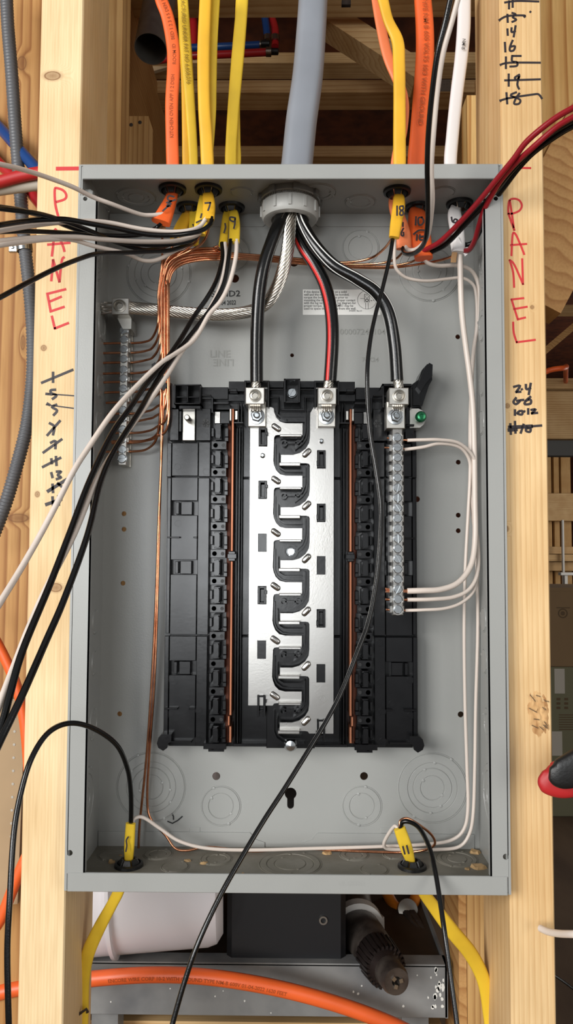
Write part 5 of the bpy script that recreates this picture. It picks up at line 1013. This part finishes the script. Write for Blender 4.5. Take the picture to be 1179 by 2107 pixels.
def loose(label, pts, r, m='orange'):
    t = thing('loose_cable', label, 'cable', P(*pts[-1])); b = MB(); b.tube(PX(pts), r, 12, 8); b.build('jacket', m, t, 60); return t
loose('orange cable looping down behind the pale stud, under the white wire', [(-40, 1270, .13), (-5, 1325, .13), (28, 1395, .13), (46, 1460, .13), (56, 1540, .13), (66, 1700, .13)], 0.0052)
loose('reddish orange cable slanting up behind the stud near the floor', [(-30, 1935, .15), (0, 1893, .15), (22, 1840, .15), (42, 1790, .15), (75, 1720, .15)], 0.0058)
t = thing('perforated_sheet', 'tan perforated sheet leaning against the board beside the pale stud', 'sheet', P(20, 1860, .19)); b = MB(); b.pprism([(-60, 1432), (52, 1440), (36, 1860), (-60, 1870)], 0.17, 0.175); b.build('sheet', 'tan', t)
for i in range(12):
    p = P(31 - i * 0.9, 1478 + i * 27, 0.17); b = MB(); b.lathe(p, (0, -1, 0), [(0.0014, 0), (0.0014, 0.0004), (0, 0.0005)], 8); b.build('eyelet', 'tape', t)

# the steel bench below, with what lies on it
yT = 0.24; q0, q1 = P(186, 1966, yT), P(921, 1966, yT); zT = q0.z - 0.011
bx0, bx1 = q0.x - 0.02, q1.x
TB = thing('steel_bench', 'grey galvanised steel bench tray below the panel, spattered with white drips', 'bench', ((bx0 + bx1) / 2, yT + 0.2, ZF))
zb = P(600, 2092, yT).z
b = MB(); b.box(bx0, bx1, yT, yT + 0.003, zb, zT + 0.004, 0.0008); b.box(bx0, bx1, yT, yT + 0.02, zT + 0.002, zT + 0.005); b.build('front_panel', 'tray', TB)
b = MB(); b.box(bx0 + 0.003, bx1 - 0.003, yT + 0.02, yT + 0.21, zT - 0.006, zT - 0.001); b.build('bench_top', 'benchtop', TB)
for xx in (bx0, bx1 - 0.003): b = MB(); b.box(xx, xx + 0.003, yT, yT + 0.21, zb, zT + 0.005); b.build('side_panel', 'tray', TB)
for xx in (bx0 + 0.02, bx1 - 0.05):
    for yy in (yT + 0.01, yT + 0.17): b = MB(); b.box(xx, xx + 0.03, yy, yy + 0.03, ZF, zT - 0.022); b.build('leg', 'tray', TB)
b = MB(); b.box(bx0, bx1, yT + 0.04, yT + 0.07, zb - 0.10, zb - 0.03); b.build('cross_rail', 'pine_x', TB)
rng = random.Random(21); b = MB()
for i in range(40):
    u = rng.choice((rng.uniform(880, 915), rng.uniform(640, 915), rng.uniform(200, 600))); v = rng.uniform(1990, 2085); n = 7; r = rng.uniform(0.0008, 0.0030 if u > 880 else 0.0015); c = P(u, v, yT); st_ = rng.uniform(1, 2.2 if u > 880 else 1.2)
    pts = [(c.x + r * math.cos(6.283 * k / n) * rng.uniform(.6, 1), c.z + r * st_ * math.sin(6.283 * k / n) * rng.uniform(.6, 1)) for k in range(n)]; b.prism(pts, yT - 0.0004, yT + 0.0005)
b.build('plaster_drips', 'plaster', TB)['kind'] = 'stuff'
oc = [(-60, 2062, .20), (0, 2042, .20), (60, 2030, .20), (130, 2022, .20), (200, 2013, .195), (300, 2006, .19), (400, 2008, .19), (500, 2020, .19), (600, 2040, .195), (700, 2068, .20), (800, 2105, .20), (870, 2140, .20)]
t = loose('long orange cable with printed text sagging across the front of the steel bench', oc, 0.0078)
b = MB(); text_path(b, 'ENCORE WIRE CORP 10-2 WITH GROUND TYPE NM-B 600V 01-04-2022 1620 FEET', 0.0052, [Vector(p) for p in catmull([tuple(v) for v in PX(oc)], 8)], 0.155, 0.0079); b.build('printed_text', 'brownprint', t)
# white bucket lying on its side
zt = zT - 0.001
rB = 0.104; bc = Vector((P(236, 1900, 0.26).x, 0.278, zt + rB + 0.003)); axb = Vector((1, 0.08, 0.02)).normalized()
bk_ = thing('plastic_bucket', 'white plastic bucket lying on its side in the steel tray', 'bucket', (bc.x + 0.1, bc.y, zt))
b = MB(); b.lathe(bc, axb, [(rB - 0.004, -0.02), (rB - 0.004, -0.05), (rB, -0.05), (rB - 0.002, 0.0), (rB - 0.005, 0.105), (rB - 0.008, 0.115), (rB - 0.018, 0.122), (0, 0.123)], 44, False); b.build('bucket_wall', 'bucket', bk_)
for h in (-0.045, 0.0): b = MB(); b.lathe(bc, axb, [(rB - 0.003, h), (rB + 0.003, h), (rB + 0.003, h + 0.004), (rB - 0.003, h + 0.005)], 44, False); b.build('rim_ring', 'bucket', bk_)
b = MB(); p0_, p1_ = P(466, 1930, 0.250), P(712, 1930, 0.250)
b.box(p0_.x, p1_.x, 0.250, 0.44, zt, zt + 0.2, 0.006); kc = tag(b.build('tool_case', 'casep'), 'black tool case standing in the steel tray beside the bucket', 'case')
q = P(665, 1892, 0.2505); b = MB(); b.ring(q, (0, -1, 0), 0.003, 0.0048, 0.003, 18); b.build('latch_ring', 'stamped', kc)
# drill lying over the edge
dr = thing('power_drill', 'worn power drill with dark chuck hanging over the bench edge', 'drill', P(760, 1960, .3))
A, B_ = P(722, 1850, .36), P(818, 2022, .17); dd = (B_ - A).normalized()
A2, E2 = P(742, 1922, .31), P(816, 2020, .19); d2 = (E2 - A2).normalized(); L2 = (E2 - A2).length
b = MB(); b.tube([P(724, 1830, .42), P(728, 1865, .375), P(734, 1895, .34), A2 + d2 * 0.01], 0.0240, 22, 6); b.build('gear_case', 'tool', dr)
b = MB(); b.lathe(P(737, 1906, .325), P(742, 1922, .31) - P(730, 1878, .36), [(0.0235, -0.007), (0.0310, -0.007), (0.0315, 0.007), (0.0235, 0.007), (0.0235, -0.007)], 32, False); b.beam(P(752, 1900, .330), P(783, 1893, .338), 0.02, 0.016); b.build('handle_collar', 'toolgrey', dr)
b = MB(); b.lathe(A2, d2, [(0.026, -0.01), (0.027, 0.0), (0.024, L2 * 0.42), (0.0225, L2 * 0.45)], 28); b.build('chuck_body', 'tool', dr)
b = MB(); b.lathe(A2, d2, [(0.0225, L2 * 0.44), (0.0232, L2 * 0.46), (0.0226, L2 * 0.66), (0.0200, L2 * 0.72), (0.0150, L2 * 0.80)], 36)
e1 = d2.orthogonal().normalized(); e2 = d2.cross(e1)
for i in range(26): a = i * 2 * math.pi / 26; e = e1 * math.cos(a) + e2 * math.sin(a); b.beam(A2 + e * 0.0228 + d2 * L2 * 0.47, A2 + e * 0.0206 + d2 * (L2 * 0.74), 0.0026, 0.0036, e)
b.build('geared_sleeve', 'chuck', dr)
b = MB(); b.lathe(A2, d2, [(0.0155, L2 * 0.74), (0.0155, L2 * 0.95), (0.0135, L2), (0.0050, L2), (0.0042, L2 * 0.93), (0, L2 * 0.93)], 26, False); b.build('chuck_nose', 'tool', dr)
for i in range(3): a = i * 2.094 + 0.5; e = e1 * math.cos(a) + e2 * math.sin(a); b = MB(); b.beam(A2 + e * 0.0052 + d2 * L2 * 0.9, A2 + e * 0.0046 + d2 * (L2 * 1.015), 0.0040, 0.0040, e); b.build('chuck_jaw', 'stamped', dr)
# pliers
pli = thing('pliers', 'needle-nose pliers with orange grips lying in the tray behind the drill', 'pliers', P(850, 1900, .36))
for pts in ([(795, 1835, .42), (808, 1860, .40), (826, 1880, .385)], [(858, 1835, .42), (852, 1855, .40), (836, 1876, .385)]):
    b = MB(); b.tube(PX(pts), 0.0075, 12, 6); b.build('grip', 'ograp', pli)
b = MB(); q = P(838, 1872, .38); b.lathe(q, (0.1, -0.9, 0.5), [(0.013, -0.004), (0.013, 0.004), (0.006, 0.006), (0, 0.006)], 20); b.build('pivot', 'stamped', pli)
for o_ in (-6, 6):
    b = MB(); rows = [(838 + o_, 1872, .38, 16), (856 + o_, 1900, .35, 13), (876 + o_ * .4, 1925, .325, 7), (884, 1938, .315, 4)]
    b.sweep([(P(u, v, y), w_ / 2 * (y - CAM.y) / F, 0.003) for u, v, y, w_ in rows], 10, True); b.build('jaw', 'tool', pli)
b = MB(); b.tube(PX([(780, 1935, .33), (805, 1930, .33), (825, 1942, .33), (845, 1925, .33)]), 0.0012, 8, 6); tag(b.build('loose_wire', 'brass'), 'bent scrap of wire in the tray next to the pliers', 'wire')

# ------------------------------------------------------------------ right edge: the room beyond
stud('pine stud with bold grain behind the right-hand stud', 0.262, 0.345, 0.16, 0.198, 'pine_bright', 0.305, 1.30)
b = MB(); b.beam(P(1245, 270, .125), P(1062, 615, .125), 0.088, 0.036, (0, 1, 0)); tag(b.build('diagonal_brace', 'pine_y'), 'dark wide diagonal brace behind the stud with red lettering', 'brace')
b = MB(); b.tube(PX([(1185, 268, .14), (1168, 273, .15), (1162, 282, .155), (1172, 290, .155)]), 0.0050, 10, 6); tag(b.build('loose_cable', 'yellow'), 'end of a yellow cable peeking out under the red wires', 'cable')
def far(name, m, u0, v0, u1, v1, y, th, label, cat, b_=0.003): b = MB(); b.pbox(u0, v0, u1, v1, y, y + th, b_); return tag(b.build(name, m), label, cat)
far('header_beam', 'pine_x', 1050, 805, 1400, 903, 3.2, 0.09, 'wide pine header beam across the far opening', 'beam')
far('header_beam', 'pine_x', 1050, 778, 1400, 800, 3.4, 0.09, 'thin pine plate above the far header beam', 'beam')
far('garage_track', 'darkpanel', 1050, 905, 1400, 938, 3.25, 0.06, 'dark grey metal strip under the far header beam', 'strip')
b = MB(); b.tube(PX([(1100, 778, 2.6), (1130, 762, 2.6), (1162, 757, 2.62), (1164, 757, 2.9), (1164, 790, 3.5)]), 0.012, 12, 4); tag(b.build('orange_pipe', 'orange'), 'orange pipe end above the far header beam', 'pipe')
b = MB(); b.beam(P(1112, 730, 3.0), P(1200, 655, 3.0), 0.03, 0.03, (0, 1, 0)); tag(b.build('ceiling_brace', 'pine_y'), 'thin diagonal brace under the far ceiling', 'brace')
for i, (u0, u1, lb) in enumerate(((1108, 1136, 'far wall stud partly hidden behind the stud with red lettering'), (1141, 1152, 'slim far wall stud standing alone between two dark gaps'), (1156, 1176, 'far wall stud beside a white strip'))):
    far('far_stud', 'pine_z', u0, 935, u1, 1240, 6.2, 0.09, lb, 'stud')
for v0, v1, lb in ((1015, 1072, 'upper wide blocking board between far wall studs'), (1125, 1140, 'lower blocking board between far wall studs'), (1141, 1155, 'pale sill across the far wall studs'), (1156, 1175, 'blocking below the pale sill of the far wall')):
    far('blocking_board', 'pine_x', 1090, v0, 1290, v1, 6.12 if v0 != 1141 else 6.05, 0.07, lb, 'board')
far('white_strip', 'whitepipe', 1160, 1070, 1164, 1500, 6.0, 0.03, 'thin white upright strip at the far wall', 'strip')
t = thing('white_post', 'white plastic post with a flat cap behind the cardboard box', 'post', (P(1165, 1215, 5.6).x, 5.62, ZF))
b = MB(); q = P(1162, 1184, 5.6); b.box(q.x, P(1168, 1184, 5.6).x, 5.6, 5.64, ZF, q.z); b.build('shaft', 'whitepipe', t); b = MB(); b.pbox(1154, 1178, 1200, 1184, 5.59, 5.65, 0.003); b.build('cap', 'whitepipe', t)
def carton(m, u0, v0, u1, v1, y, d, label):
    x0, x1 = P(u0, v1, y).x, P(u1, v1, y).x; z0, z1 = P(1150, v1, y).z, P(1150, v0, y).z
    t = thing('cardboard_box', label, 'box', ((x0 + x1) / 2, y + d / 2, z0)); b = MB(); b.box(x0, x1, y, y + d, z0, z1, 0.004); b.build('carton_body', m, t); return t
zfl = P(1150, 1660, ZF, 2).y
yk = 3.6; vfloor = 1141 + 1
pz = P(1150, 1372, yk).z
c1 = carton('card', 1080, 1212, 1420, 1372, yk, 0.6, 'brown cardboard box with a round printed emblem, stacked on the greenish one')
b = MB(); q = P(1158, 1262, yk - 0.001); b.ring(q, (0, -1, 0), 0.020, 0.027, 0.0006, 24); b.lathe(q, (0, -1, 0), [(0.012, 0), (0.012, 0.0006), (0, 0.0006)], 16); b.box(q.x - 0.035, q.x + 0.04, q.y - 0.0006, q.y, q.z + 0.028, q.z + 0.033); b.build('printed_emblem', 'cardink', c1)
b = MB(); x0, x1 = P(1080, 1372, yk).x, P(1420, 1372, yk).x; b.box(x0, x1, yk - 0.004, yk + 0.55, P(1150, 1212, yk).z - 0.012, P(1150, 1209, yk).z); b.build('top_flap', 'card', c1)
x0 = P(1078, 1500, yk).x; x1 = P(1430, 1500, yk).x
c2 = thing('cardboard_box', 'greenish cardboard box with white tape labels standing on the floor', 'box', ((x0 + x1) / 2, yk + 0.3, ZF)); b = MB(); b.box(x0, x1, yk, yk + 0.6, ZF, pz - 0.001, 0.004); b.build('carton_body', 'cardg', c2)
for u0, v0, u1, v1 in ((1141, 1376, 1162, 1427), (1136, 1505, 1157, 1555)): b = MB(); b.pbox(u0, v0, u1, v1, yk - 0.001, yk + 0.001); b.build('tape_strip', 'tape', c2)
b = MB()
for i in range(2):
    for j in range(3): b.pbox(1145 + i * 16, 1436 + j * 9, 1153 + i * 16, 1441 + j * 9, yk - 0.0008, yk + 0.001)
for j in range(7): b.pbox(1150, 1470 + j * 5, 1179, 1472 + j * 5, yk - 0.0008, yk + 0.001)
b.build('carton_print', 'cardink', c2)
# red and black tool reaching in from the side
tl = thing('hand_tool', 'black and red tool handle poking in front of the stud by the cardboard boxes', 'tool', P(1150, 1600, -.06)); yq = -0.04
def grip(rows, nm, m):
    b = MB(); b.sweep([(Vector(r[:3]), r[3], r[4]) for r in catmull([tuple(P(u, v, y)) + (w_ / 2 * (y - CAM.y) / F, w_ / 2 * (y - CAM.y) / F * 0.45) for u, v, y, w_ in rows], 6)], 20, True); b.build(nm, m, tl, 60)
grip([(1250, 1545, yq, 74), (1200, 1574, yq, 74), (1168, 1588, yq, 66), (1146, 1593, yq, 54), (1131, 1592, yq, 26)], 'grip', 'rubber')
grip([(1250, 1566, yq + .012, 74), (1195, 1592, yq + .012, 76), (1160, 1602, yq + .012, 76), (1134, 1603, yq + .012, 66), (1121, 1599, yq + .012, 50), (1113, 1594, yq + .012, 20)], 'red_edge', 'tared')
loose('end of a pale wire crossing the edge of the right stud', [(1210, 1922, -.05), (1179, 1922, -.04), (1150, 1921, -.02), (1128, 1917, -.005), (1112, 1910, .004)], 0.0028, 'wwhite')
b = MB(); b.tube(PX([(1130, 2000, .5), (1160, 2020, .5), (1200, 2050, .5)]), 0.002, 8, 5); tag(b.build('floor_wire', 'wblack'), 'thin dark wire hanging over the floor near the right stud', 'wire')
